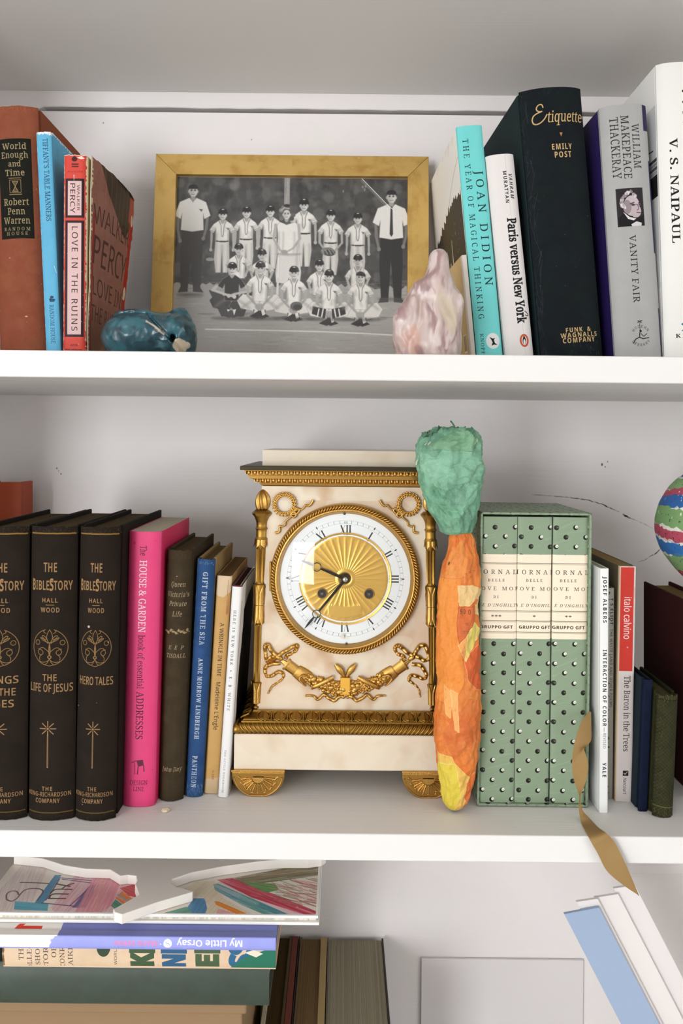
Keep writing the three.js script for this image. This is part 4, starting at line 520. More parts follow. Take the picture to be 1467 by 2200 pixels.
    N.forEach((s, i) => { c.save(); c.rotate(i * Math.PI / 6); const wd = { I: 6.6, V: 13, X: 13 }, T = [...s].reduce((a, q) => a + wd[q], 0); let x = -T / 2; const a = -121, b = -99.5; for (const q of s) { const m = x + wd[q] / 2; if (q === 'I') { path(c, [[m, a], [m, b]], ink, 3.1); path(c, [[m - 2.6, a], [m + 2.6, a]], ink, 0.5); path(c, [[m - 2.6, b], [m + 2.6, b]], ink, 0.5); } else if (q === 'V') { path(c, [[m - 4.6, a], [m, b]], ink, 3.1); path(c, [[m + 4.6, a], [m + 0.4, b]], ink, 0.6); } else { path(c, [[m - 4.4, a], [m + 4.4, b]], ink, 3.1); path(c, [[m + 4.6, a], [m - 4.6, b]], ink, 0.6); } x += wd[q]; } c.restore(); });
    disc(c, -3, 131, 7, 6, 'rgba(205,200,180,.55)'); disc(c, 3, 134, 9, 4, 'rgba(205,200,180,.35)'); disc(c, -42, 88, 0, 0, '#333');
  });
  part('dial', D(new THREE.CircleGeometry(142 * sd, 96), 0.0012), mat(0xffffff, 0.18, { map: faceTex, clearcoat: 0.6, clearcoatRoughness: 0.1 }), clock, 'white enamel dial with black roman numerals');
  { // engine-turned centre: rays and rings cut in the metal
    const g = grid(720, 44, (u, v) => { const a = u * 2 * Math.PI, r = 99 * v, ray = Math.pow(0.5 + 0.5 * Math.cos(a * 36), 3), m = sst(r, 18, 26) * (1 - sst(r, 78, 96) * 0.6); let z = 0.0001 * ray * m + 0.00003 * Math.cos(a * 36 + (r > 78 ? r * 0.3 : 0)) * m; if (r > 96) z += 0.0006; if (Math.abs(r - 93.5) < 1.3) z -= 0.0003; if (Math.abs(r - 17) < 1.6 || Math.abs(r - 13) < 1.4) z += 0.0005; const bx = Math.sin(a) * r, by = Math.cos(a) * r, pl = Math.abs(bx) < 36 && by < -56 && by > -84 + bx * bx * 0.006 - 0 && r < 84 && r > 60; if (pl) z = 0.00028; if (r < 0.01) z = 0; return [bx * sd * -1, by * sd, z]; }, true);
    part('dial_centre', D(g, 0.0014), mat(0xd9b15a, 0.36, { metalness: 1 }), clock, 'gold sunburst centre of the dial');
  }
  for (const x of [-49, 51.5]) { const h = new THREE.Group(); h.name = 'winding_hole'; clock.add(h); const q = new THREE.TorusGeometry(10.4 * sd, 1.2 * sd, 8, 30); q.translate(dc.x + x * sd, dc.y - 32 * sd, dc.z + 0.0019); part('eyelet', q, giltDark, h); const k = new THREE.CylinderGeometry(10.4 * sd, 10.4 * sd, 0.0003, 24); k.rotateX(Math.PI / 2); k.translate(dc.x + x * sd, dc.y - 32 * sd, dc.z + 0.00195); part('hole', k, mat(0x120f08, 0.6), h, 'black winding hole'); part('arbor', rbox(6 * sd, 6 * sd, 0.002, 0.0004, dc.x + x * sd, dc.y - 32 * sd, dc.z + 0.0026), mat(0x6b6455, 0.35, { metalness: 0.9 }), h, 'square steel winding post'); }
  for (const [x, y] of [[-3, 139.5], [4, -139.5]]) { const q = new THREE.SphereGeometry(3 * sd, 12, 8); q.scale(1, 1, 0.5); q.translate(dc.x + x * sd, dc.y + y * sd, dc.z + 0.0018); part('dial_screw', q, mat(0x4a4130, 0.4, { metalness: 0.9 }), clock); }
  const steel = mat(0x1c1a16, 0.3, { metalness: 0.8 });
  const hand = (name, px, py, eye, rEye, w, z) => { // a slender pomme hand: tapering arm, open ring, pointed tip
    const v = L(px, py, dz).sub(dc), len = Math.hypot(v.x, v.y), a = Math.atan2(v.y, v.x), e = eye * sd, r = rEye * sd, g = [];
    const arm = new THREE.Shape(); arm.moveTo(0, w * sd * 0.75); arm.lineTo(e - r, w * sd * 0.42); arm.lineTo(e - r, -w * sd * 0.42); arm.lineTo(0, -w * sd * 0.75); const tip = new THREE.Shape(); tip.moveTo(e + r, w * sd * 0.2); tip.quadraticCurveTo(e + r + (len - e - r) * 0.3, w * sd * 1.0, len, 0); tip.quadraticCurveTo(e + r + (len - e - r) * 0.3, -w * sd * 1.0, e + r, -w * sd * 0.2);
    for (const s of [arm, tip]) g.push(new THREE.ExtrudeGeometry(s, { depth: 0.0005, bevelEnabled: true, bevelSize: 0.0001, bevelThickness: 0.0001, bevelSegments: 1 })); const t = new THREE.TorusGeometry(r, 0.9 * sd, 8, 36); t.translate(e, 0, 0.0003); g.push(t);
    const m = merge(g); m.rotateZ(a); part(name, D(m, z), steel, clock);
  };
  hand('hour_hand', 646, 1202, 66, 9, 4.2, 0.0034); hand('minute_hand', 654, 1348, 96, 8.4, 4.2, 0.0046);
  { const q = new THREE.CylinderGeometry(8 * sd, 11 * sd, 0.003, 28); q.rotateX(Math.PI / 2); part('hand_collet', D(q, 0.0044), steel, clock); const k = new THREE.SphereGeometry(6 * sd, 20, 14); k.scale(1, 1, 0.6); part('hand_nut', D(k, 0.006), mat(0xb9b5ab, 0.25, { metalness: 1 }), clock, 'silvery hand nut'); }
  { // domed glass
    const n = 14, pts = []; for (let i = 0; i <= n; i++) { const r = 146 * sd * i / n; pts.push([r, 0.0062 + 0.0105 * (1 - (i / n) ** 2)]); }
    part('dome_glass', D(grid(72, n, (u, v) => { const [r, z] = pts[Math.round(v * n)], a = u * 2 * Math.PI; return [r * Math.cos(a), r * Math.sin(a), z]; }, true), 0), mat(0xffffff, 0.02, { transmission: 1, thickness: 0, ior: 1.5 }), clock, 'clear convex glass over the dial');
  }
  // laurel wreaths with fluttering ribbons
  for (const s of [-1, 1]) {
    const z = -0.0775, sw = mpp(z), w = new THREE.Group(); w.name = 'laurel_wreath'; clock.add(w); const [cx, cy] = s < 0 ? [611, 1083] : [877.5, 1083], V = (x, y, k = 0) => { const p = L(cx + x, cy + y, z); p.z += k; return p; }, g = [], R = 21.5;
    const ringPts = []; for (let i = 0; i < 28; i++) { const a = i / 28 * 2 * Math.PI; ringPts.push(V(R * Math.cos(a), R * Math.sin(a), 0.0012)); } g.push(tube(ringPts, 2 * sw, 56, 6, true));
    for (let i = 0; i < 22; i++) for (const o of [-1, 0, 1]) { const a = i / 22 * 2 * Math.PI + o * 0.04, c = V((R + o * 3) * Math.cos(a), (R + o * 3) * Math.sin(a), 0.0018 - 0.0005 * Math.abs(o)), l = new THREE.SphereGeometry(1, 8, 6); l.scale(4.6 * sw, 1.8 * sw, 1.5 * sw); l.rotateZ(-(a + Math.PI / 2) - o * 0.5 + rr(-0.15, 0.15)); l.translate(c.x, c.y, c.z); g.push(l); }
    part('laurel_ring', merge(g), gilt, w);
    const rb = [], d = s < 0 ? 1 : -1, q = (list) => list.map(([x, y]) => V(d * x, y, 0.0001)), k0 = [16, 17];
    rb.push(ribbon(q([[14, 20], [24, 14], [30, 10], [36, 12], [41, 8], [46, 2], [51, 4], [56, 1], [62, -9]]), 5 * sw, 0.0016, { taper: (t) => 0.8 + 0.5 * Math.pow(t, 4) }));
    rb.push(ribbon(q([[14, 20], [13, 28], [7, 33], [2, 38], [1, 45], [-6, 48], [-11, 47], [-10, 54], [-12, 60], [-20, 62]]), 5 * sw, 0.0016, { taper: (t) => 0.8 + 0.5 * Math.pow(t, 4) }));
    rb.push(ribbon(q([[12, 22], [20, 28], [25, 24], [22, 17], [13, 21]]), 5 * sw, 0.0018)); rb.push(ribbon(q([[12, 22], [26, 20], [32, 14], [28, 9], [14, 20]]), 5 * sw, 0.0018));
    part('wreath_ribbon', merge(rb), gilt, w);
  }
  { // swag of flowers and fruit between two ribbon bows
    const z = -0.0779, sw = mpp(z), sg = new THREE.Group(); sg.name = 'garland'; clock.add(sg); const V = (x, y, k = 0) => { const p = L(742 + x, y, z); p.z += k; return p; };
    const cy = (x) => 1479 - 46 * Math.pow(Math.abs(x) / 118, 1.75), fr = [];
    seed = 99;
    for (let i = 0; i < 330; i++) { const x = rr(-86, 86), half = lerp(19, 12, Math.abs(x) / 86), e = rr(-1, 1), nx = 0.55 * x / 86, c = V(x + nx * e * half * -0.9, cy(x) - e * half * 0.9 - (Math.abs(x) < 13 ? 0 : 0), 0.0004 + 0.0034 * Math.sqrt(1 - e * e)), r = (rnd() < 0.18 ? rr(4, 6.5) : rr(1.6, 3.4)) * sw, b = new THREE.IcosahedronGeometry(r, 1); b.scale(1, rr(0.7, 1.2), 0.75); b.rotateZ(rnd() * 6); b.translate(c.x, c.y, c.z); fr.push(b); }
    fr.push(grid(40, 8, (u, v) => { const x = lerp(-88, 88, u), half = lerp(19, 12, Math.abs(x) / 88), a = v * Math.PI, nx = 0.55 * x / 86, p = V(x - nx * Math.cos(a) * half * -0.9 * -1, cy(x) + Math.cos(a) * half, 0.0036 * Math.sin(a)); return [p.x, p.y, p.z]; }));
    part('fruit_and_flowers', merge(fr), gilt, sg);
    part('tablet', rbox(21.5 * sw, 38 * sw, 0.0054, 0.0008, V(-0.5, 1470).x, V(0, 1471).y, V(0, 0).z + 0.0024), mat(0xd9a849, 0.36, { metalness: 1, bumpMap: rep(paperTex, 1, 1), bumpScale: 0.0003 }), sg);
    const bands = [], strap = [];
    for (const s of [-1, 1]) {
      const X = (x, y, k) => V(s * x, y, k);
      bands.push(ribbon([X(26, 1452, 0.0032), X(44, 1461, 0.0042), X(66, 1472, 0.003), X(74, 1476, 0.001)], 10 * sw, 0.0022)); // diagonal strap
      // two-part cuff and pleated sleeve at the horn's end
      const cuff = (x0, y0, x1, y1, r0, r1, fl) => { const A = X(x0, y0), B = X(x1, y1), dx = B.x - A.x, dy = B.y - A.y, l = Math.hypot(dx, dy), nx = -dy / l, ny = dx / l; return grid(16, 12, (u, v) => { const a = Math.PI * (v), r = lerp(r0, r1, u) * sw * (fl ? 1 + 0.1 * Math.cos(v * fl * Math.PI * 2) : 1 + 0.06 * Math.sin(u * Math.PI)), k = Math.cos(a); return [lerp(A.x, B.x, u) + nx * r * k * -s * s, lerp(A.y, B.y, u) + ny * r * k * -s * s, A.z + 0.55 * r * Math.sin(a)]; }); };
      strap.push(cuff(80, 1458, 104, 1441, 17, 15, 0), cuff(104, 1442, 126, 1426, 12, 12.5, 6), cuff(102, 1443, 106, 1440, 14, 14, 0), cuff(124, 1428, 128, 1425, 14, 14, 0), cuff(128, 1425, 146, 1412, 8, 2, 3));
      strap.push(ribbon([X(78, 1450, 0.004), X(92, 1446, 0.006), X(98, 1452, 0.0062), X(92, 1462, 0.006), X(84, 1470, 0.004)], 4 * sw, 0.002));
      // bow
      const bw = s < 0 ? [[[146, 1408], [158, 1398], [166, 1384], [172, 1386], [171, 1405], [169, 1420], [158, 1410], [146, 1408]], [[146, 1409], [130, 1398], [112, 1388], [104, 1386], [106, 1396], [116, 1403], [126, 1408], [128, 1414]], [[146, 1410], [156, 1417], [167, 1422]]] : [[[146, 1408], [134, 1402], [120, 1390], [112, 1386], [106, 1392], [112, 1404], [122, 1408], [127, 1415]], [[146, 1408], [152, 1396], [160, 1386], [170, 1386], [176, 1400], [178, 1416], [168, 1418], [158, 1411], [146, 1408]]];
      for (const l of bw) bands.push(ribbon(l.map(([x, y], i) => X(x, y, 0.0003 + 0.0012 * Math.sin(i))), 9 * sw, 0.0026, { n: 60, pleat: 0.28, pleats: 7 }));
      const knot = new THREE.SphereGeometry(7 * sw, 12, 8); knot.scale(1.5, 0.8, 0.6); knot.rotateZ(s * 0.6); const kp = X(143, 1411); knot.translate(kp.x, kp.y, kp.z + 0.002); strap.push(knot);
      // hanging tail
      const tail = s < 0 ? [[140, 1424], [160, 1426], [171, 1432], [172, 1444], [168, 1452], [156, 1450], [144, 1442], [134, 1446], [134, 1456], [146, 1466], [158, 1474], [166, 1488]] : [[142, 1426], [160, 1428], [168, 1438], [174, 1452], [168, 1458], [154, 1452], [140, 1450], [136, 1460], [146, 1468], [156, 1478], [160, 1496]];
      bands.push(ribbon(tail.map(([x, y], i) => X(x, y, 0.0003 + 0.001 * Math.sin(i * 1.3))), 8.6 * sw, 0.0024, { n: 80, pleat: 0.25, pleats: 12, taper: (t) => 1 - 0.6 * Math.pow(t, 3) }));
      // lower fluttering ribbon and centre loops
      bands.push(ribbon([X(2, 1496, 0.001), X(12, 1494, 0.002), X(24, 1503, 0.0015), X(38, 1496, 0.002), X(46, 1490, 0.002), X(60, 1501, 0.0015), X(68, 1494, 0.001), X(86, 1493, 0.0005)], 8 * sw, 0.0022, { pleat: 0.2, pleats: 8, taper: (t) => 1 - 0.45 * t * t }));
      bands.push(ribbon([X(3, 1451, 0.0015), X(12, 1436, 0.003), X(22, 1425, 0.002)], 13 * sw, 0.0026, { pleat: 0, taper: (t) => 0.3 + 0.8 * Math.sin(Math.PI * Math.min(0.86, t * 0.86 + 0.06)) }));
    }
    part('bow_ribbon', merge(bands), gilt, sg); part('horn_end', merge(strap), gilt, sg);
  }
}

// ---------------------------------------------------------------- papier-mache carrot leaning between clock and slipcase
{
  const c0 = Q(977, 1737, Y_MID), zb = -0.0365, carrot = thing('papier_mache_carrot', 'tall papier-mache carrot of torn orange and green paper beside the clock', 'ornament', [c0.x, Y_MID + 0.0002, zb]);
  const O = [[1738, 966, 985], [1734, 960, 993], [1721, 950, 1003], [1700, 947, 1011], [1681, 945, 1016], [1650, 941, 1022], [1622, 938, 1026], [1582, 932, 1030], [1523, 933, 1032], [1460, 939, 1031], [1404, 936.5, 1030], [1325, 939, 1027], [1290, 940, 1027], [1265, 942, 1032], [1246, 944, 1031], [1220, 949, 1030], [1195, 957, 1026], [1180, 962, 1022], [1160, 963, 1020], [1150, 966, 1016], [1140, 970, 1010], [1120, 972, 1006]];
  const G = [[1148, 955, 1005], [1142, 945, 1017], [1125, 938, 1022], [1108, 930, 1023.5], [1090, 920, 1024], [1065, 909, 1030], [1040, 900, 1034], [1010, 894, 1037], [975, 892, 1037], [955, 895, 1036], [940, 905, 1034], [928, 918, 1026], [920, 930, 1014], [917, 945, 1000], [919, 968, 978]];
  const prof = (T, py) => { let i = 0; while (i < T.length - 2 && py < T[i + 1][0]) i++; const t = clamp((T[i][0] - py) / (T[i][0] - T[i + 1][0]), 0, 1); return [lerp(T[i][1], T[i + 1][1], t), lerp(T[i][2], T[i + 1][2], t)]; };
  const body = (T, y0, y1, nu, nv, flat, crumple) => grid(nu, nv, (u, v) => {
    const py = lerp(y0, y1, v), [a, b] = prof(T, py), zc = zb - 0.006 * sst(v, 0, 1) * (T === G ? 1 : 0), A = P(a, py, zc), B = P(b, py, zc), r = (B.x - A.x) / 2, an = u * 2 * Math.PI + Math.PI / 2, cx = (A.x + B.x) / 2, dx = Math.sin(an), dz = -Math.cos(an) * -1;
    const n = crumple * (1.0 * fbm(dx * 2.2 + 5, py * 0.03, dz * 2.2, 4) - 0.9 * Math.pow(Math.abs(n3(dx * 3 + 9, py * 0.025 + dx * 1.5, dz * 3)), 0.8) + 0.3) * sst(v, 0, 0.04) + crumple * sst(v, 0, 0.06) * (1.5 * (worley(dx * 1.9 + 3, py * 0.033 + dx * 0.5, dz * 1.9)[0] - 0.55) - 0.5 * (worley(dx * 4.2, py * 0.07 + dz, dz * 4.2 + 8)[0] - 0.5));
    const ca = Math.cos(an), sa = Math.sin(an);
    return [cx + (r + n * 0.6) * ca - c0.x, lerp(A.y, B.y, 0.5) - Y_MID + (T === G ? 0.0016 * n3(ca * 3, v * 8, sa * 3) : 0) * sst(v, 0.03, 0.2), -(r * flat + n) * sa + zc - zb];
  }, true);
  const og = body(O, 1738, 1120, 96, 200, 0.86, 0.0022), gg = body(G, 1148, 919, 110, 130, 0.7, 0.0042);
  { const p = og.attributes.position; for (let i = 0; i < p.count; i++) if (p.getY(i) < 0) p.setY(i, 0); }
  // torn paper colours, laid out around the front: u 0..1 runs left-back-right... the front lies at u = 0.5
  const X = (px, py) => { const [a, b] = prof(O, py), t = clamp((px - (a + b) / 2) / ((b - a) / 2), -0.999, 0.999); return [400 * (0.5 + Math.asin(t) / (2 * Math.PI)), (py - 1120) * 1.2]; };
  const torn = (c, pts, col, edge) => { const q = []; pts.forEach((p, i) => { const n = pts[(i + 1) % pts.length]; for (let k = 0; k < 8; k++) q.push(X(lerp(p[0], n[0], k / 8) + rr(-0.8, 0.8), lerp(p[1], n[1], k / 8) + rr(-0.8, 0.8))); }); path(c, q, edge || 'rgba(255,225,170,.7)', 1.3, col); };
  const scraps = (c, W, H, n, cols, edge, r0, r1) => { for (let i = 0; i < n; i++) { const x = rnd() * W, y = rnd() * H, r = rr(r0, r1), k = 5 + Math.floor(rnd() * 3), q = [], a0 = rnd() * 6; for (let j = 0; j < k; j++) { const a = a0 + j / k * 6.283, b = a0 + (j + 1) / k * 6.283, ra = r * rr(0.6, 1.2), p0 = [x + ra * Math.cos(a), y + 1.3 * ra * Math.sin(a)], p1 = [x + r * Math.cos(b), y + 1.3 * r * Math.sin(b)]; for (let m = 0; m < 6; m++) q.push([lerp(p0[0], p1[0], m / 6) + rr(-0.7, 0.7), lerp(p0[1], p1[1], m / 6) + rr(-0.7, 0.7)]); } path(c, q, edge, 0.8, rgb(cols[i % cols.length], rr(0.25, 0.6))); } };
  const oTex = canvasTex(400, 742, 2.4, (c, W, H) => {
    bg(c, W, H, '#e67a28'); mottle(c, W, H, 300, [0xf09a4a, 0xc85f22, 0xe98a3c], 10, 40, 0.2); mottle(c, W, H, 900, [0xee8d40, 0xd26824, 0xf29c4c, 0xc85c20], 3, 22, 0.2);
    scraps(c, W, H, 46, [0xe88a3e, 0xd0662a, 0xf0a050, 0xdb7430], 'rgba(250,200,140,.18)', 22, 60);
    torn(c, [[940, 1240], [985, 1238], [978, 1300], [976, 1350], [990, 1420], [990, 1460], [970, 1500], [936, 1500]], 'rgba(247,155,60,.75)', 'rgba(190,80,25,.5)'); torn(c, [[992, 1410], [1030, 1370], [1032, 1480], [1016, 1470], [998, 1450]], 'rgba(214,90,36,.85)', 'rgba(250,190,120,.8)');
    torn(c, [[978, 1252], [1012, 1252], [1034, 1266], [1030, 1290], [1018, 1280], [1000, 1296], [980, 1294]], '#edc987'); torn(c, [[1017, 1296], [1028, 1286], [1026, 1320], [1018, 1312]], '#ecd08c'); torn(c, [[996, 1356], [1016, 1330], [1027, 1352], [1014, 1378], [995, 1412]], '#e4cf6a', 'rgba(250,235,150,.9)'); torn(c, [[978, 1378], [996, 1356], [995, 1412], [988, 1400]], '#f2a85a');
    torn(c, [[980, 1298], [1014, 1296], [1016, 1330], [996, 1354], [980, 1372], [975, 1330]], 'rgba(219,110,52,.9)', 'rgba(150,70,30,.7)');
    for (const [s, x, y] of [['9', 985, 1306], ['0', 993, 1307], ['0', 1003, 1308]]) { const [a, b] = X(x, y); txt(c, s, a, b, 9, 13, { b: 1, col: 'rgba(110,60,25,.75)' }); } for (const [x, y] of [[992, 1330], [988, 1346], [996, 1348], [1000, 1222], [1010, 1221], [992, 1226], [1004, 1232]]) { const [a, b] = X(x, y); c.fillStyle = 'rgba(120,62,25,.45)'; c.fillRect(a, b, rr(6, 16), 2.4); c.fillRect(a + 2, b + 4, rr(4, 12), 1.6); }
    torn(c, [[950, 1462], [966, 1480], [962, 1530], [952, 1520]], 'rgba(250,180,100,.9)', 'rgba(255,220,170,.6)'); torn(c, [[962, 1470], [976, 1476], [980, 1558], [970, 1552]], 'rgba(248,186,110,.85)', 'rgba(255,220,170,.6)');
    torn(c, [[938, 1612], [966, 1612], [968, 1622], [1006, 1660], [1006, 1690], [996, 1720], [985, 1738], [940, 1738]], '#eec05a', 'rgba(250,220,140,.8)'); torn(c, [[940, 1632], [972, 1628], [978, 1650], [985, 1700], [972, 1738], [938, 1738]], '#e6cf45', 'rgba(250,240,150,.8)'); torn(c, [[998, 1672], [1022, 1640], [1018, 1690], [1000, 1720], [994, 1700]], '#e0722c');
    const [a, b] = X(961, 1208); disc(c, a, b, 3.4, 4.4, 'rgba(50,28,14,.85)'); mottle(c, W, H, 500, [0xffc070, 0xc25518], 1, 5, 0.13);
    for (let i = 0; i < 90; i++) { const x = rnd() * W, y = rnd() * H; curve(c, [[x, y], [x + rr(-8, 8), y + rr(6, 20)], [x + rr(-12, 12), y + rr(18, 46)]], i % 2 ? 'rgba(255,200,140,.35)' : 'rgba(160,64,18,.35)', rr(0.5, 1.3)); }
  });
  part('root', og, mat(0xe6e6e6, 0.7, { map: oTex, bumpMap: rep(crumpleTex, 2, 4), bumpScale: 0.0007, side: THREE.DoubleSide }), carrot, 'orange root with yellow tip and torn paper patches');
  const gTex = canvasTex(400, 280, 2.6, (c, W, H) => {
    bg(c, W, H, '#78a684'); mottle(c, W, H, 260, [0x7fb896, 0x527f64, 0x8abf9f, 0x48755a], 10, 40, 0.2); mottle(c, W, H, 900, [0x7fb896, 0x5d9274, 0x90c0a2, 0x4f8063, 0x76ab8a], 3, 22, 0.2); mottle(c, W, H, 500, [0x3f7c5a, 0x94caab], 1, 5, 0.22);
    scraps(c, W, H, 44, [0x7fb494, 0x5f9476, 0x93c2a6, 0x557f68, 0x6ea486], 'rgba(175,215,190,.16)', 18, 52);
    for (let i = 0; i < 150; i++) { const x = rnd() * W, y = rnd() * H; curve(c, [[x, y], [x + rr(-10, 10), y + rr(5, 16)], [x + rr(-16, 16), y + rr(10, 40)]], i % 3 ? 'rgba(165,215,185,.22)' : 'rgba(40,88,62,.3)', rr(0.5, 1.4)); }
    path(c, [[205, 8], [235, 2], [262, 22], [258, 55], [225, 62], [165, 60], [160, 40]], 'rgba(60,100,70,.4)', 0.8, 'rgba(120,160,120,.55)'); for (const [x, y, r] of [[112, 92, 5], [150, 40, 4], [140, 44, 3], [256, 30, 4], [118, 70, 2]]) disc(c, x, y, r * 0.7, r * 1.4, 'rgba(225,222,185,.85)', 0.2); 
  });
  const gm = mat(0xf2f2f2, 0.72, { map: gTex, bumpMap: rep(crumpleTex, 2, 2), bumpScale: 0.0009, side: THREE.DoubleSide });
  part('leafy_top', gg, gm, carrot, 'crumpled green paper top');
  const fl = []; seed = 41; for (let i = 0; i < 18; i++) { const px = 910 + i * 6.2 + rr(-4, 4), py = 923 + 16 * Math.pow((px - 968) / 60, 2) * 0.8 + rr(-6, 3), q = P(px, py, zb + rr(-0.006, 0.008)), k = rr(0.0018, 0.0036), a0 = rr(0, 6), b0 = rr(-0.9, 0.9), g = sheet(5, 5, (u, v) => [(u - 0.5) * 2 * k, (v - 0.5) * 1.5 * k + k * 0.5 * n3(u * 3 + i, v * 3, 2), k * 0.8 * n3(u * 2.4, v * 2.4 + i, 5) + k * 0.5 * u * u], 0.0003); g.rotateX(rr(-1.2, 0.4)); g.rotateZ(b0); g.rotateY(rr(-0.5, 0.5)); g.translate(q.x - c0.x, q.y - Y_MID - 0.0004, q.z - zb); fl.push(g); }
  part('ragged_tuft', merge(fl), gm, carrot); const sp = tube([P(979, 925, zb), P(974, 913, zb), P(968, 905, zb + 0.002)].map((p) => new THREE.Vector3(p.x - c0.x, p.y - Y_MID, p.z - zb)), 0.0007, 8, 5); part('paper_stalk', sp, gm, carrot);
}

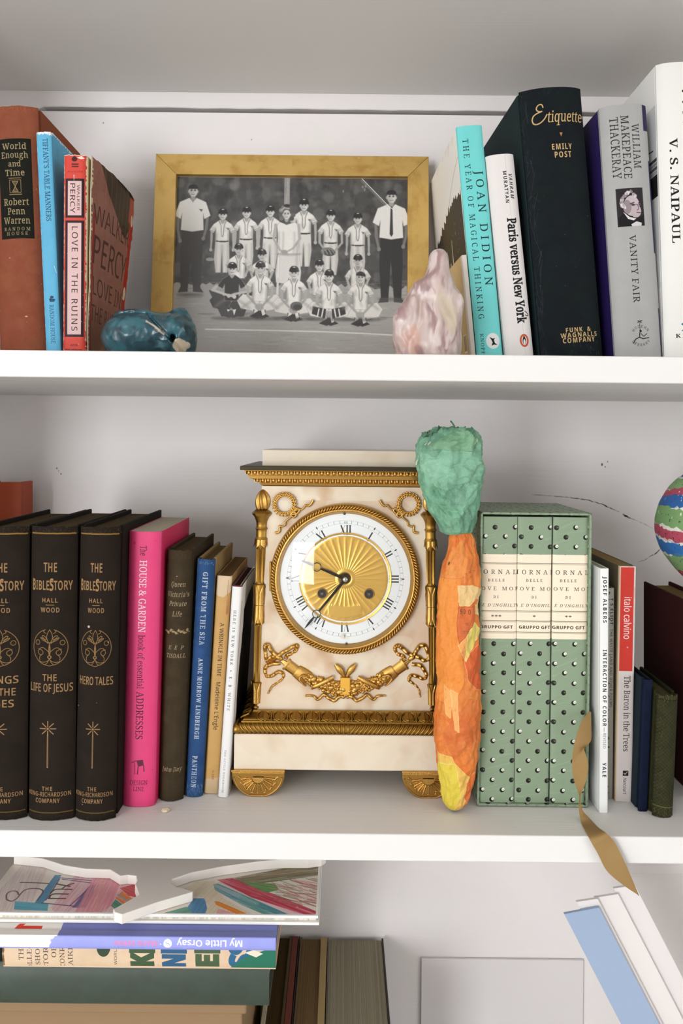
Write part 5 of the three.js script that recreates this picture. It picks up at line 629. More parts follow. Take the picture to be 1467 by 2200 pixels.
// ---------------------------------------------------------------- framed team photograph
{
  const zb = -0.206, zt = -0.229, A = P(335, 332, zt), B = P(921, 332, zt), cx = (A.x + B.x) / 2, w = B.x - A.x, top = A.y * 0.5 + B.y * 0.5, h0 = top - Y_TOP - 0.0016, lean = Math.atan2(zb - zt, h0), h = h0 / Math.cos(lean) - 0.0008, rail = 45 * mpp(zt), T = 0.013;
  const f = thing('picture_frame', 'flat gold leaf picture frame holding a black and white team photograph', 'picture frame', [cx, Y_TOP + 0.0018, zb]); f.rotation.x = -lean;
  const goldTex = (s) => dataTex(256, 64, (x, y) => { const a = fbm(x * 14 + s, y * 3, s, 4), b = fbm(x * 60, y * 20 + s, s + 2, 3); return mix3(mix3([208, 172, 100], [184, 144, 74], sst(a, -0.1, 0.5)), [224, 194, 128], sst(b, 0.2, 0.6)); }, true);
  const gm = (s, u) => mat(0xffffff, 0.42, { map: rep(goldTex(s), u, 1), metalness: 0.55, bumpMap: rep(paperTex, 4, 4), bumpScale: 0.00008 });
  const bar = (len) => { const s = new THREE.Shape(); s.moveTo(-len / 2, 0); s.lineTo(len / 2, 0); s.lineTo(len / 2 - rail, -rail); s.lineTo(-len / 2 + rail, -rail); const g = new THREE.ExtrudeGeometry(s, { depth: T - 0.0012, bevelEnabled: true, bevelSize: 0.0005, bevelThickness: 0.0006, bevelSegments: 2, bevelOffset: -0.0005 }); g.translate(0, 0, -T + 0.0006); const p = g.attributes.position, u = g.attributes.uv; for (let i = 0; i < p.count; i++) u.setXY(i, p.getX(i) / 0.3, p.getY(i) / 0.05); return g; };
  const ga = bar(w); ga.translate(0, h, 0); part('rail', ga, gm(1, 1), f); const gb = bar(w); gb.rotateZ(Math.PI); part('rail', gb, gm(2, 1), f);
  const gl = bar(h); gl.rotateZ(Math.PI / 2); gl.translate(-w / 2, h / 2, 0); part('rail', gl, gm(3, 1), f); const gr = bar(h); gr.rotateZ(-Math.PI / 2); gr.translate(w / 2, h / 2, 0); part('rail', gr, gm(4, 1), f);
  const pw = w - 2 * rail + 0.004, ph = h - 2 * rail + 0.004, su = mpp(zt);
  const W = pw / su, H = ph / su;
  const tex = canvasTex(W, H, 2.6, (c) => {
    seed = 1234; c.translate(-376, -375);   // measured places of the print, origin at its upper left
    const G = (v, a = 1) => `rgba(${Math.round(v)},${Math.round(v * 0.985)},${Math.round(v * 0.955)},${a})`;
    c.fillStyle = G(70); c.fillRect(376, 375, W, 270); for (let i = 0; i < 700; i++) disc(c, rr(376, 376 + W), rr(375, 600), rr(3, 16), rr(2, 12), G(rr(42, 104), 0.16));
    c.filter = 'blur(5px)'; for (let i = 0; i < 260; i++) disc(c, rr(376, 880), rr(376, 610), rr(3, 14), rr(3, 18), G(rnd() < 0.55 ? rr(18, 48) : rr(95, 140), 0.34)); c.filter = 'none'; for (let i = 0; i < 260; i++) { const x = rr(376, 880), y = rr(380, 620); path(c, [[x, y], [x + rr(-5, 5), y + rr(4, 14)]], G(rr(60, 150), 0.22), rr(0.6, 1.6)); }
    c.fillStyle = G(158); c.beginPath(); c.moveTo(376, 622); for (let x = 376; x <= 890; x += 8) c.lineTo(x, 618 + rr(-6, 6)); c.lineTo(890, 830); c.lineTo(376, 830); c.fill();
    for (let i = 0; i < 700; i++) { const x = rr(376, 890), y = rr(600, 830); path(c, [[x, y], [x + rr(6, 40), y + rr(-1.5, 1.5)]], G(rr(y < 650 ? 80 : 125, 200), 0.25), rr(0.8, 3)); }
    for (let i = 0; i < 40; i++) disc(c, rr(440, 860), rr(678, 690), rr(6, 20), rr(1.5, 4), G(80, 0.3));
    curve(c, [[450, 714], [600, 715], [760, 718], [850, 723]], G(222, 0.85), 3); curve(c, [[450, 712], [600, 712], [850, 719]], G(120, 0.3), 1);
    c.fillStyle = G(150); c.fillRect(611, 375, 12, 80); for (let i = 0; i < 20; i++) path(c, [[rr(611, 623), rr(376, 440)], [rr(611, 623), rr(380, 450)]], G(rr(90, 190), 0.4), 1);
    const tint = (pts, v, line) => path(c, pts, line ? G(line) : null, 0.6, G(v));
    function face(x, y, s, hat, hair, skin = 196) {
      disc(c, x, y + 11 * s, 4.6 * s, 7 * s, G(skin - 40)); disc(c, x - 8 * s, y + s, 2 * s, 3 * s, G(skin - 30)); disc(c, x + 8 * s, y + s, 2 * s, 3 * s, G(skin - 30));
      disc(c, x, y, 8 * s, 11 * s, G(skin)); disc(c, x + 3 * s, y + 3 * s, 5 * s, 7.4 * s, G(skin + 18, 0.5)); disc(c, x - 4.8 * s, y + 3 * s, 3 * s, 7 * s, G(skin - 50, 0.35));
      for (const d of [-3.3, 3.3]) { disc(c, x + d * s, y - 1.4 * s, 2.3 * s, 1.5 * s, G(92, 0.8)); disc(c, x + d * s, y - 1.2 * s, 1 * s, 0.9 * s, G(28)); path(c, [[x + (d - 2.2) * s, y - 3.6 * s], [x + (d + 2.2) * s, y - 3.8 * s]], G(70, 0.8), 0.9 * s); }
      path(c, [[x + 0.3 * s, y - 1 * s], [x + 1 * s, y + 3 * s], [x - 0.8 * s, y + 3.2 * s]], G(120, 0.7), 0.8 * s); path(c, [[x - 2.8 * s, y + 6 * s], [x, y + 6.5 * s], [x + 2.8 * s, y + 5.8 * s]], G(90, 0.9), 1.1 * s);
      if (hat) { c.fillStyle = G(30); c.beginPath(); c.ellipse(x, y - 6 * s, 10 * s, 10.5 * s, 0, Math.PI, 0); c.fill(); disc(c, x, y - 5.4 * s, 10.6 * s, 2.8 * s, G(24)); path(c, [[x - 4 * s, y - 13.5 * s], [x, y - 12 * s], [x + 4 * s, y - 13.5 * s], [x, y - 15 * s]], null, 0, G(205)); }
      else if (hair) { c.fillStyle = G(hair); c.beginPath(); c.ellipse(x, y - 5 * s, 9 * s, 8 * s, 0, Math.PI * 0.98, 0.05); c.fill(); }
    }
    function jersey(x, y, s, o = {}) { // shoulders at y
      const wv = o.w || 20, hgt = o.h || 44, col = o.col || 226, sl = 20;
      tint([[x - 6 * s, y - 4 * s], [x - wv * s, y + 6 * s], [x - (wv + 9) * s, y + sl * s], [x - (wv - 1) * s, y + (sl + 6) * s], [x - (wv - 5) * s, y + 16 * s], [x - (wv - 5) * s, y + hgt * s], [x + (wv - 5) * s, y + hgt * s], [x + (wv - 5) * s, y + 16 * s], [x + (wv - 1) * s, y + (sl + 6) * s], [x + (wv + 9) * s, y + sl * s], [x + wv * s, y + 6 * s], [x + 6 * s, y - 4 * s], [x, y + 4 * s]], col, 170);
      if (o.plain) return; for (const d of [-1, 1]) { curve(c, [[x + d * 8 * s, y - 2 * s], [x + d * 6 * s, y + 4 * s], [x + d * 3 * s, y + 9 * s], [x + d * 3 * s, y + 22 * s], [x + d * 2.6 * s, y + 32 * s], [x, y + 35 * s]], G(78), 1.1 * s); path(c, [[x + d * (wv + 8) * s, y + (sl - 1) * s], [x + d * (wv - 2) * s, y + (sl + 4) * s]], G(90), 0.9 * s); }
      tint([[x + 8 * s, y + 14 * s], [x + 15 * s, y + 15 * s], [x + 13 * s, y + 20 * s]], 95); c.filter = 'blur(4px)'; for (const d of [-1, 1]) curve(c, [[x + d * (wv - 4) * s, y + 16 * s], [x + d * (wv - 7) * s, y + 30 * s], [x + d * (wv - 6) * s, y + hgt * s]], G(120, 0.55), 4.5 * s); for (let i = 0; i < 7; i++) { const fx = x + rr(-13, 13) * s, fy = y + rr(8, 36) * s; curve(c, [[fx, fy], [fx + rr(-4, 4) * s, fy + 6 * s], [fx + rr(-6, 6) * s, fy + 13 * s]], G(rnd() < 0.7 ? 150 : 255, 0.5), 1.8); } for (const d of [-1, 1]) disc(c, x + d * (wv + 2) * s, y + 17 * s, 4 * s, 7 * s, G(150, 0.35)); disc(c, x, y + 1 * s, 6 * s, 4 * s, G(110, 0.5)); c.filter = 'none';
    }
    function arm(pts, s, v = 165) { for (let i = 1; i < pts.length; i++) path(c, [pts[i - 1], pts[i]], G(v), 6.5 * s - i); const e = pts[pts.length - 1]; disc(c, e[0], e[1], 3.6 * s, 4 * s, G(v + 10)); }
    function standing(x, y, s, o = {}) {
      tint([[x - 15 * s, y + 58 * s], [x - 17 * s, y + 100 * s], [x - 13 * s, y + 132 * s], [x - 2 * s, y + 132 * s], [x, y + 80 * s], [x + 3 * s, y + 132 * s], [x + 13 * s, y + 132 * s], [x + 17 * s, y + 98 * s], [x + 15 * s, y + 58 * s]], o.pants || 212, 160);
      arm([[x - 24 * s, y + 36 * s], [x - 24 * s, y + 60 * s], [x - (o.in ? 10 : 25) * s, y + 80 * s]], s); arm([[x + 24 * s, y + 36 * s], [x + 25 * s, y + 60 * s], [x + (o.in ? 8 : 25) * s, y + 80 * s]], s);
      jersey(x, y + 15 * s, s, o); path(c, [[x - 13 * s, y + 60 * s], [x - 8 * s, y + 60.5 * s]], G(40), 2.4 * s); path(c, [[x - 5 * s, y + 61 * s], [x + 7 * s, y + 61 * s]], G(36), 2.8 * s); path(c, [[x + 9 * s, y + 60.6 * s], [x + 13 * s, y + 60 * s]], G(40), 2.4 * s);
      if (!o.nohead) face(x, y, s, !o.bare, o.hair);
    }
    function man(x, y, s, tie, sx) { // grown man, dark trousers
      tint([[x - 24 * s, y + 92 * s], [x - 26 * s, y + 150 * s], [x - 22 * s, y + 228 * s], [x - 6 * s, y + 228 * s], [x - 1 * s, y + 140 * s], [x + 6 * s, y + 228 * s], [x + 22 * s, y + 228 * s], [x + 25 * s, y + 150 * s], [x + 24 * s, y + 92 * s]], tie ? 36 : 62); tint([[x - 23 * s, y + 226 * s], [x - 28 * s, y + 238 * s], [x - 6 * s, y + 236 * s], [x - 6 * s, y + 226 * s]], 66); tint([[x + 6 * s, y + 226 * s], [x + 6 * s, y + 236 * s], [x + 30 * s, y + 238 * s], [x + 22 * s, y + 226 * s]], 66);
      arm([[x - 34 * s, y + 62 * s], [x - 33 * s, y + 90 * s], [x - 27 * s, y + 118 * s]], s * 1.2, 120); arm([[x + 34 * s, y + 62 * s], [x + 32 * s, y + 88 * s], [x + 26 * s, y + 112 * s]], s * 1.2, 120);
      tint([[x - 8 * s, y + 16 * s], [x - 30 * s, y + 26 * s], [x - 41 * s, y + 58 * s], [x - 27 * s, y + 66 * s], [x - 24 * s, y + 52 * s], [x - 26 * s, y + 92 * s], [x, y + 96 * s], [x + 26 * s, y + 92 * s], [x + 24 * s, y + 52 * s], [x + 27 * s, y + 66 * s], [x + 41 * s, y + 58 * s], [x + 30 * s, y + 26 * s], [x + 8 * s, y + 16 * s], [x, y + 26 * s]], 226, 165);
      if (tie) tint([[x - 1.6 * s, y + 20 * s], [x + 2 * s, y + 20 * s], [x + 3.6 * s, y + 84 * s], [x, y + 90 * s], [x - 3.6 * s, y + 84 * s]], 45); else { tint([[x + 14 * s, y + 42 * s], [x + 23 * s, y + 43 * s], [x + 20 * s, y + 49 * s]], 100); tint([[x - 6 * s, y + 16 * s], [x, y + 28 * s], [x + 6 * s, y + 16 * s]], 150); }
      face(x, y, s * 1.22, false, 30); c.fillStyle = G(30); c.beginPath(); c.ellipse(x, y - 8 * s, 11 * s, 8 * s, 0, Math.PI, 0); c.fill();
    }
    man(415, 411, 0.94, false); man(842, 420, 0.98, true);
    standing(582, 456, 0.95); standing(480, 464, 0.96); standing(531, 459, 0.96); standing(654, 441, 1.02); standing(770, 470, 0.96, { w: 21 }); standing(712, 464, 0.98, { in: true });
    disc(c, 706, 542, 15, 9, G(112)); disc(c, 710, 545, 13, 7, G(60)); for (let i = 0; i < 4; i++) path(c, [[694 + i * 7, 538], [698 + i * 8, 548]], G(150), 2); disc(c, 455, 562, 9, 4, G(150));
    // girl in a pale sleeveless blouse and shorts, hands clasped
    tint([[606, 606], [607, 640], [612, 668], [620, 668], [621, 606]], 140); tint([[626, 606], [628, 664], [637, 664], [641, 606]], 132); tint([[600, 544], [595, 590], [597, 611], [621, 614], [624, 600], [627, 613], [648, 610], [650, 588], [645, 544]], 212, 150); tint([[603, 478], [597, 486], [599, 510], [598, 548], [647, 548], [643, 510], [642, 486], [636, 478], [626, 481], [617, 484], [611, 481]], 226, 150); c.filter = 'blur(4px)'; for (const x of [601, 610, 634, 643]) curve(c, [[x, 500], [x + 2, 520], [x - 1, 546]], G(140, 0.5), 3); curve(c, [[598, 548], [622, 552], [648, 548]], G(110, 0.6), 3); c.filter = 'none'; arm([[594, 484], [590, 515], [604, 540], [613, 545]], 1.05, 172); arm([[643, 484], [646, 515], [632, 536], [614, 546]], 1.05, 172); disc(c, 613, 545, 8, 6, G(170)); for (let i = 0; i < 4; i++) path(c, [[608 + i * 3, 541], [612 + i * 3, 550]], G(120), 0.8);
    disc(c, 617, 458, 13, 15, G(78)); for (const [x, y] of [[605, 452], [604, 462], [606, 470], [629, 452], [631, 462], [628, 470], [610, 446], [618, 443], [626, 446]]) disc(c, x, y, 5, 5, G(rr(60, 130))); face(617, 461, 0.96, false, 0, 200); path(c, [[605, 452], [612, 446], [622, 448]], G(165), 3); disc(c, 617, 441, 7, 3, G(40)); 
    const kneel = (x, y, s, cap) => { jersey(x, y + 15 * s, s, { h: 50 }); arm([[x - 24 * s, y + 38 * s], [x - 18 * s, y + 58 * s]], s); arm([[x + 24 * s, y + 38 * s], [x + 16 * s, y + 58 * s]], s); face(x, y, s, cap, 34); if (!cap) { c.fillStyle = G(30); c.beginPath(); c.ellipse(x, y - 6 * s, 9.6 * s, 9 * s, 0, Math.PI, 0); c.fill(); } };
    kneel(516, 541, 0.95, true); kneel(566, 553, 0.95, true); kneel(771, 563, 0.98, true); kneel(689, 575, 0.96, true);
    path(c, [[602, 556], [600, 638]], G(205), 5); path(c, [[601, 556], [601, 600]], G(232), 2);
    function seated(x, y, s, o = {}) {
      const pv = o.dark ? 58 : 216; for (const d of [-1, 1]) { tint([[x + d * 8 * s, y + 58 * s], [x + d * 34 * s, y + 52 * s], [x + d * 46 * s, y + 66 * s], [x + d * 38 * s, y + 82 * s], [x + d * 8 * s, y + 88 * s], [x - d * 6 * s, y + 78 * s]], pv, 150); tint([[x + d * 12 * s, y + 84 * s], [x - d * 4 * s, y + 88 * s], [x - d * 20 * s, y + 98 * s], [x - d * 4 * s, y + 103 * s], [x + d * 12 * s, y + 96 * s]], o.dark ? 70 : 42); tint([[x + d * 10 * s, y + 84 * s], [x + d * 3 * s, y + 86 * s], [x + d * 6 * s, y + 97 * s], [x + d * 12 * s, y + 94 * s]], 225); }
      if (o.dark) { tint([[x - 20 * s, y + 50 * s], [x - 48 * s, y + 44 * s], [x - 20 * s, y + 100 * s], [x - 4 * s, y + 100 * s]], 66); tint([[x + 20 * s, y + 50 * s], [x + 46 * s, y + 46 * s], [x + 26 * s, y + 100 * s], [x + 6 * s, y + 100 * s]], 58); }
      jersey(x, y + 15 * s, s, { h: 52, plain: o.dark, col: o.dark ? 42 : 228 });
      if (o.dark) { arm([[x - 32 * s, y + 36 * s], [x - 40 * s, y + 44 * s], [x - 4 * s, y + 56 * s], [x + 6 * s, y + 58 * s]], 1.1 * s, 190); arm([[x + 30 * s, y + 36 * s], [x + 38 * s, y + 46 * s], [x + 6 * s, y + 52 * s], [x - 6 * s, y + 56 * s]], 1.1 * s, 182); }
      else { arm([[x - 25 * s, y + 38 * s], [x - 24 * s, y + 56 * s], [x - 6 * s, y + 76 * s]], s); arm([[x + 25 * s, y + 38 * s], [x + 24 * s, y + 56 * s], [x + 4 * s, y + 78 * s]], s); disc(c, x - 1, y + 78 * s, 9 * s, 7 * s, G(176)); for (let i = 0; i < 5; i++) path(c, [[x - 7 * s + i * 3.4 * s, y + 74 * s], [x - 5 * s + i * 3 * s, y + 84 * s]], G(118), 0.9); }
      if (o.socks) for (const d of [-1, 1]) { tint([[x + d * 6, y + 68 * s], [x + d * 34, y + 62 * s], [x + d * 36, y + 78 * s], [x + d * 8, y + 88 * s]], 44); for (const k of [0, 9]) path(c, [[x + d * (12 + k), y + 68 * s], [x + d * (15 + k), y + 84 * s]], G(225), 3); }
      if (o.mitt) { disc(c, x + 6, y + 70 * s, 13, 10, G(96)); disc(c, x + 8, y + 72 * s, 9, 6, G(60)); }
      face(x, y, s, !o.bare, 32); if (o.bare) { c.fillStyle = G(36); c.beginPath(); c.ellipse(x, y - 5 * s, 10 * s, 8.5 * s, 0.1, Math.PI, 0.2); c.fill(); } if (o.seven) txt(c, '7', x + 22 * s, y + 26 * s, 4, 8, { b: 1, col: G(60) });
    }
    seated(503, 584, 1.02, { dark: true }); seated(563, 582, 1.05, { seven: true }); seated(777, 599, 1.03, { bare: true }); seated(635, 591, 1.02, { mitt: true }); seated(710, 598, 1.03, { socks: true }); c.filter = 'blur(6px)'; for (const x of [503, 563, 635, 710, 777]) { disc(c, x, 690, 44, 4, G(60, 0.55)); for (const d of [-1, 1]) curve(c, [[x + d * 14, 650], [x + d * 30, 660], [x + d * 38, 668]], G(130, 0.5), 5); } for (const [x, y] of [[415, 640], [842, 645]]) disc(c, x, y, 30, 4, G(60, 0.5)); for (const x of [480, 531, 582, 654, 712, 770]) { curve(c, [[x, 530], [x + 1, 560], [x, 590]], G(120, 0.5), 4); for (const d of [-1, 1]) curve(c, [[x + d * 13, 526], [x + d * 15, 560], [x + d * 12, 590]], G(130, 0.5), 4); } c.filter = 'none';
    c.save(); c.setTransform(1, 0, 0, 1, 0, 0); c.filter = 'blur(2px)'; c.globalAlpha = 0.6; c.drawImage(c.canvas, 0, 0); c.restore(); c.filter = 'none';
    // crease across the upper right corner of the print
    path(c, [[776, 377], [832, 436], [850, 452], [890, 496]], G(230, 0.9), 1.6); path(c, [[778, 384], [832, 440]], G(200, 0.25), 5); for (const [x, y] of [[780, 398], [784, 404], [786, 396], [738, 408]]) disc(c, x, y, 2, 3.4, G(190, 0.4)); path(c, [[376, 378.4], [890, 378.4]], G(176, 0.8), 2.4); path(c, [[379, 376], [378, 800]], G(150, 0.7), 1.4);
    for (let i = 0; i < 16000; i++) { c.fillStyle = rnd() > 0.5 ? 'rgba(255,250,240,.05)' : 'rgba(20,18,14,.05)'; c.fillRect(rr(376, 376 + W), rr(375, 375 + H), 1.2, 1.2); }
  });
  part('photograph', box(pw, ph, 0.001, 0, h / 2, -0.0068), mat(0xffffff, 0.5, { map: tex, clearcoat: 0.25, clearcoatRoughness: 0.25 }), f, 'creased black and white print of a youth ball team');
  part('backing_board', box(w - 0.012, h - 0.012, 0.003, 0, h / 2, -0.011), mat(0x4a3a26, 0.9), f);
}

// ---------------------------------------------------------------- small sculptures
{ // glazed clay animal, teal, lying down
  const z = -0.066, s = mpp(z), c = P(318, 724, z), e = (x, y) => { const p = P(x, y, z); return [p.x - c.x, p.y - c.y]; }, [hx, hy] = e(385, 716), [bx, by] = e(298, 724), floorY = Y_TOP - c.y;
  const sdf = (x, y, zz) => {
    let d = ellip(x, y, zz, bx, by - 0.0005, 0, 78 * s, 58 * s, 0.031); d = smin(d, ellip(x, y, zz, hx + 0.001, hy - 0.002, 0.006, 33 * s, 40 * s, 0.022), 0.014);
    const [ax, ay] = e(391, 686); d = smin(d, capsule(x, y, zz, ax, ay, 0.004, hx + 0.006, hy - 0.012, 0.008, 0.0075, 0.010), 0.006); const [qx, qy] = e(345, 700); d = smin(d, ellip(x, y, zz, qx, qy - 0.005, 0, 24 * s, 24 * s, 0.018), 0.01);
    const cy = by + 0.006 + 0.012 * Math.cos((x - bx) * 34) - (x > 0.004 ? (x - 0.004) * 0.75 : 0); d += 0.0013 * Math.exp(-(((y - cy) / 0.0017) ** 2)) * sst(zz, 0, 0.008);     // the flap of clay folded over the back
    d -= 0.0012 * sst(y - cy, -0.0016, 0.0016) * sst(zz, -0.004, 0.01);
    const [ex, ey] = e(385, 734); d += 0.0055 * Math.exp(-(((x - ex) / 0.0021) ** 2 + ((y - ey) / 0.0026) ** 2)) * sst(zz, 0, 0.01);
    d += 0.0016 * fbm(x * 60, y * 60, zz * 60, 3) + 0.0011 * Math.abs(n3(x * 110, y * 110, zz * 110)); return Math.max(d, floorY - y);
  };
  const g = blob(sdf, 0.05, 0.034, 0.036, 116), [ex, ey] = e(399, 750), [wx, wy] = e(352, 714), [qx, qy] = e(385, 734);
  paint(g, (x, y, zz) => { const a = fbm(x * 55 + 3, y * 55, zz * 55, 4), b = fbm(x * 120, y * 120 + 7, zz * 120, 3); let c3 = mix3([36, 100, 112], [16, 62, 74], sst(a, -0.25, 0.2)); c3 = mix3(c3, [96, 140, 144], 0.75 * sst(a + 0.4 * b, 0.12, 0.5)); c3 = mix3(c3, [10, 34, 48], 0.7 * sst(b, 0.15, 0.4));
    if (Math.hypot((x - ex) * 0.8, y - ey) + 0.002 * n3(x * 220, y * 220, 2) < 0.0052 && zz > 0.002) c3 = [205, 188, 160]; if (Math.hypot(x - qx, (y - qy) * 0.8) < 0.0022 && zz > 0) c3 = [6, 16, 22]; const ln = Math.abs((y - wy) + (x - wx) * 0.75 + 18 * (x - wx) * (x - wx)) + 0.0008 * n3(x * 160, y * 160, 1); if (ln < 0.0012 && x > wx - 0.009 && x < wx + 0.007 && zz > 0) c3 = [196, 186, 164]; return c3; });
  const o = thing('clay_animal', 'glossy teal glazed clay animal lying in front of the gold frame', 'figurine', [c.x, c.y + 0.0002, z]); part('body', g, mat(0xe0e0e0, 0.35, { vertexColors: true, clearcoat: 0.4, clearcoatRoughness: 0.15 }), o);
}
{ // pink streaked clay form, like a hand closed round a thumb
  const z = -0.052, s = mpp(z), c = P(925, 670, z), e = (x, y) => { const p = P(x, y, z); return [p.x - c.x, p.y - c.y]; }, floorY = Y_TOP - c.y, cap = (x, y, zz, x0, y0, z0, x1, y1, z1, r0, r1) => capsule(x, y, zz, ...e(x0, y0), z0, ...e(x1, y1), z1, r0 * s, r1 * s);
  const sdf = (x, y, zz) => {
    let d = cap(x, y, zz, 941, 558, 0.004, 938, 612, 0.006, 21, 27); d = smin(d, cap(x, y, zz, 938, 640, 0, 928, 740, 0, 40, 54), 0.012); d = smin(d, cap(x, y, zz, 898, 622, 0.004, 868, 690, 0.004, 13, 24), 0.008); d = smin(d, cap(x, y, zz, 872, 680, 0.006, 860, 720, 0.004, 19, 17), 0.006);
    d = smin(d, cap(x, y, zz, 975, 652, 0.004, 958, 740, 0.004, 20, 26), 0.008); d = smin(d, cap(x, y, zz, 912, 660, 0.014, 916, 740, 0.012, 9, 13), 0.004); d = smin(d, cap(x, y, zz, 886, 650, 0.012, 880, 720, 0.01, 8, 10), 0.004); d = smin(d, cap(x, y, zz, 873, 745, 0, 880, 790, 0, 26, 22), 0.008); d = smin(d, cap(x, y, zz, 940, 745, 0, 940, 790, 0, 44, 42), 0.008);
    d += 0.0012 * fbm(x * 60 + 4, y * 40, zz * 60, 3) + 0.0007 * Math.abs(n3(x * 130, y * 60, zz * 130)); return Math.max(d, floorY - y);
  };
  const g = blob(sdf, 0.042, 0.06, 0.036, 120);
  paint(g, (x, y, zz) => { const wx = x + 0.02 * fbm(x * 30, y * 30, zz * 30, 2), wy = y + 0.03 * fbm(x * 26 + 9, y * 26, zz * 26, 2), a = fbm(wx * 70 + 2, wy * 26, zz * 50, 4), b = fbm(wx * 130 + 6, wy * 40, zz * 90, 3); let k = mix3([208, 186, 178], [166, 134, 132], sst(a, -0.06, 0.16)); k = mix3(k, [232, 216, 210], 0.85 * sst(b, 0.04, 0.22)); const [tx, ty] = e(955, 668); k = mix3(k, [216, 200, 172], 0.8 * sst(0.013 - Math.hypot((x - tx) * 1.5 + (y - ty) * 0.5, (y - ty) * 0.7) + 0.02 * a, 0, 0.006)); const [rx, ry] = e(878, 742); k = mix3(k, [206, 150, 128], 0.6 * sst(0.012 - Math.hypot(x - rx, (y - ry) * 0.8) + 0.014 * b, 0, 0.008)); return k; });
  const o = thing('clay_figure', 'pale pink streaked clay lump with a thumb-like top, beside the team photograph', 'figurine', [c.x, c.y + 0.0002, z]); part('body', g, mat(0xe6e6e6, 0.42, { vertexColors: true, clearcoat: 0.25, clearcoatRoughness: 0.3 }), o);
}
{ // striped papier-mache egg standing on the maroon book, cut by the right picture edge
  const z = -0.115, s = mpp(z), bottom = P(1522, 1262, z), Yb = EYE - 0.1413, hgt = 286 * s, R = 112 * s;
  const o = thing('striped_ornament', 'papier-mache egg painted in blue, green and red stripes at the right edge', 'ornament', [P(1527, 1100, z).x, Yb + 0.0003, z]);
  const pf = [0.1, 0.34, 0.56, 0.74, 0.88, 0.96, 1, 0.985, 0.93, 0.84, 0.7, 0.46, 0.02], at = (v) => { const k = v * 12, i = Math.min(11, Math.floor(k)), t = k - i, g = (j) => pf[clamp(j, 0, 12)], [p, q, r, w] = [g(i - 1), g(i), g(i + 1), g(i + 2)]; return Math.max(0.01, q + 0.5 * t * (r - p + t * (2 * p - 5 * q + 4 * r - w + t * (3 * (q - r) + w - p)))); };
  const tex = canvasTex(700, 290, 2, (c, W, H) => {
    bg(c, W, H, '#e6e4d8'); const cols = [0x2f6aa8, 0x83a86e, 0xb2485c, 0x2a62a4, 0x7ba268, 0xb54a5e, 0x2f6db0, 0x83a86e, 0xb2485c, 0x2a62a4, 0x86aa72], hs = [20, 26, 17, 24, 38, 22, 28, 34, 18, 24, 30]; let y = 6;
    hs.forEach((h, i) => { const up = [], dn = []; for (let x = 0; x <= W; x += 7) { const wv = 7 * Math.sin(x * 0.02 + i); up.push([x, y + wv + rr(-3, 3)]); dn.unshift([x, y + h + wv + rr(-3, 4)]); } path(c, [...up, ...dn], null, 0, rgb(cols[i])); for (let k = 0; k < 50; k++) disc(c, rnd() * W, y + rr(0, h), rr(4, 16), rr(2, 6), rgb(cols[i], 0.25)); for (let k = 0; k < (i % 3 ? 90 : 30); k++) disc(c, rnd() * W, y + rr(2, h), rr(0.5, 1.5), rr(0.5, 1.8), 'rgba(12,20,16,.8)'); for (let k = 0; k < 30; k++) disc(c, rnd() * W, y + rr(-2, h * 0.4), rr(0.5, 2), rr(1, 4), 'rgba(238,236,226,.8)'); y += h + 2; });
  });
  part('body', grid(80, 60, (u, v) => { const a = u * 2 * Math.PI, r = R * at(v) + 0.0008 * fbm(Math.cos(a) * 6, v * 14, Math.sin(a) * 6, 3), sh = 0.012 * (0.5 - v) * 0; return [r * Math.cos(a) + sh, v * hgt, -r * Math.sin(a)]; }, true), mat(0xffffff, 0.65, { map: tex, bumpMap: rep(paperTex, 6, 4), bumpScale: 0.0006, side: THREE.DoubleSide }), o);
}

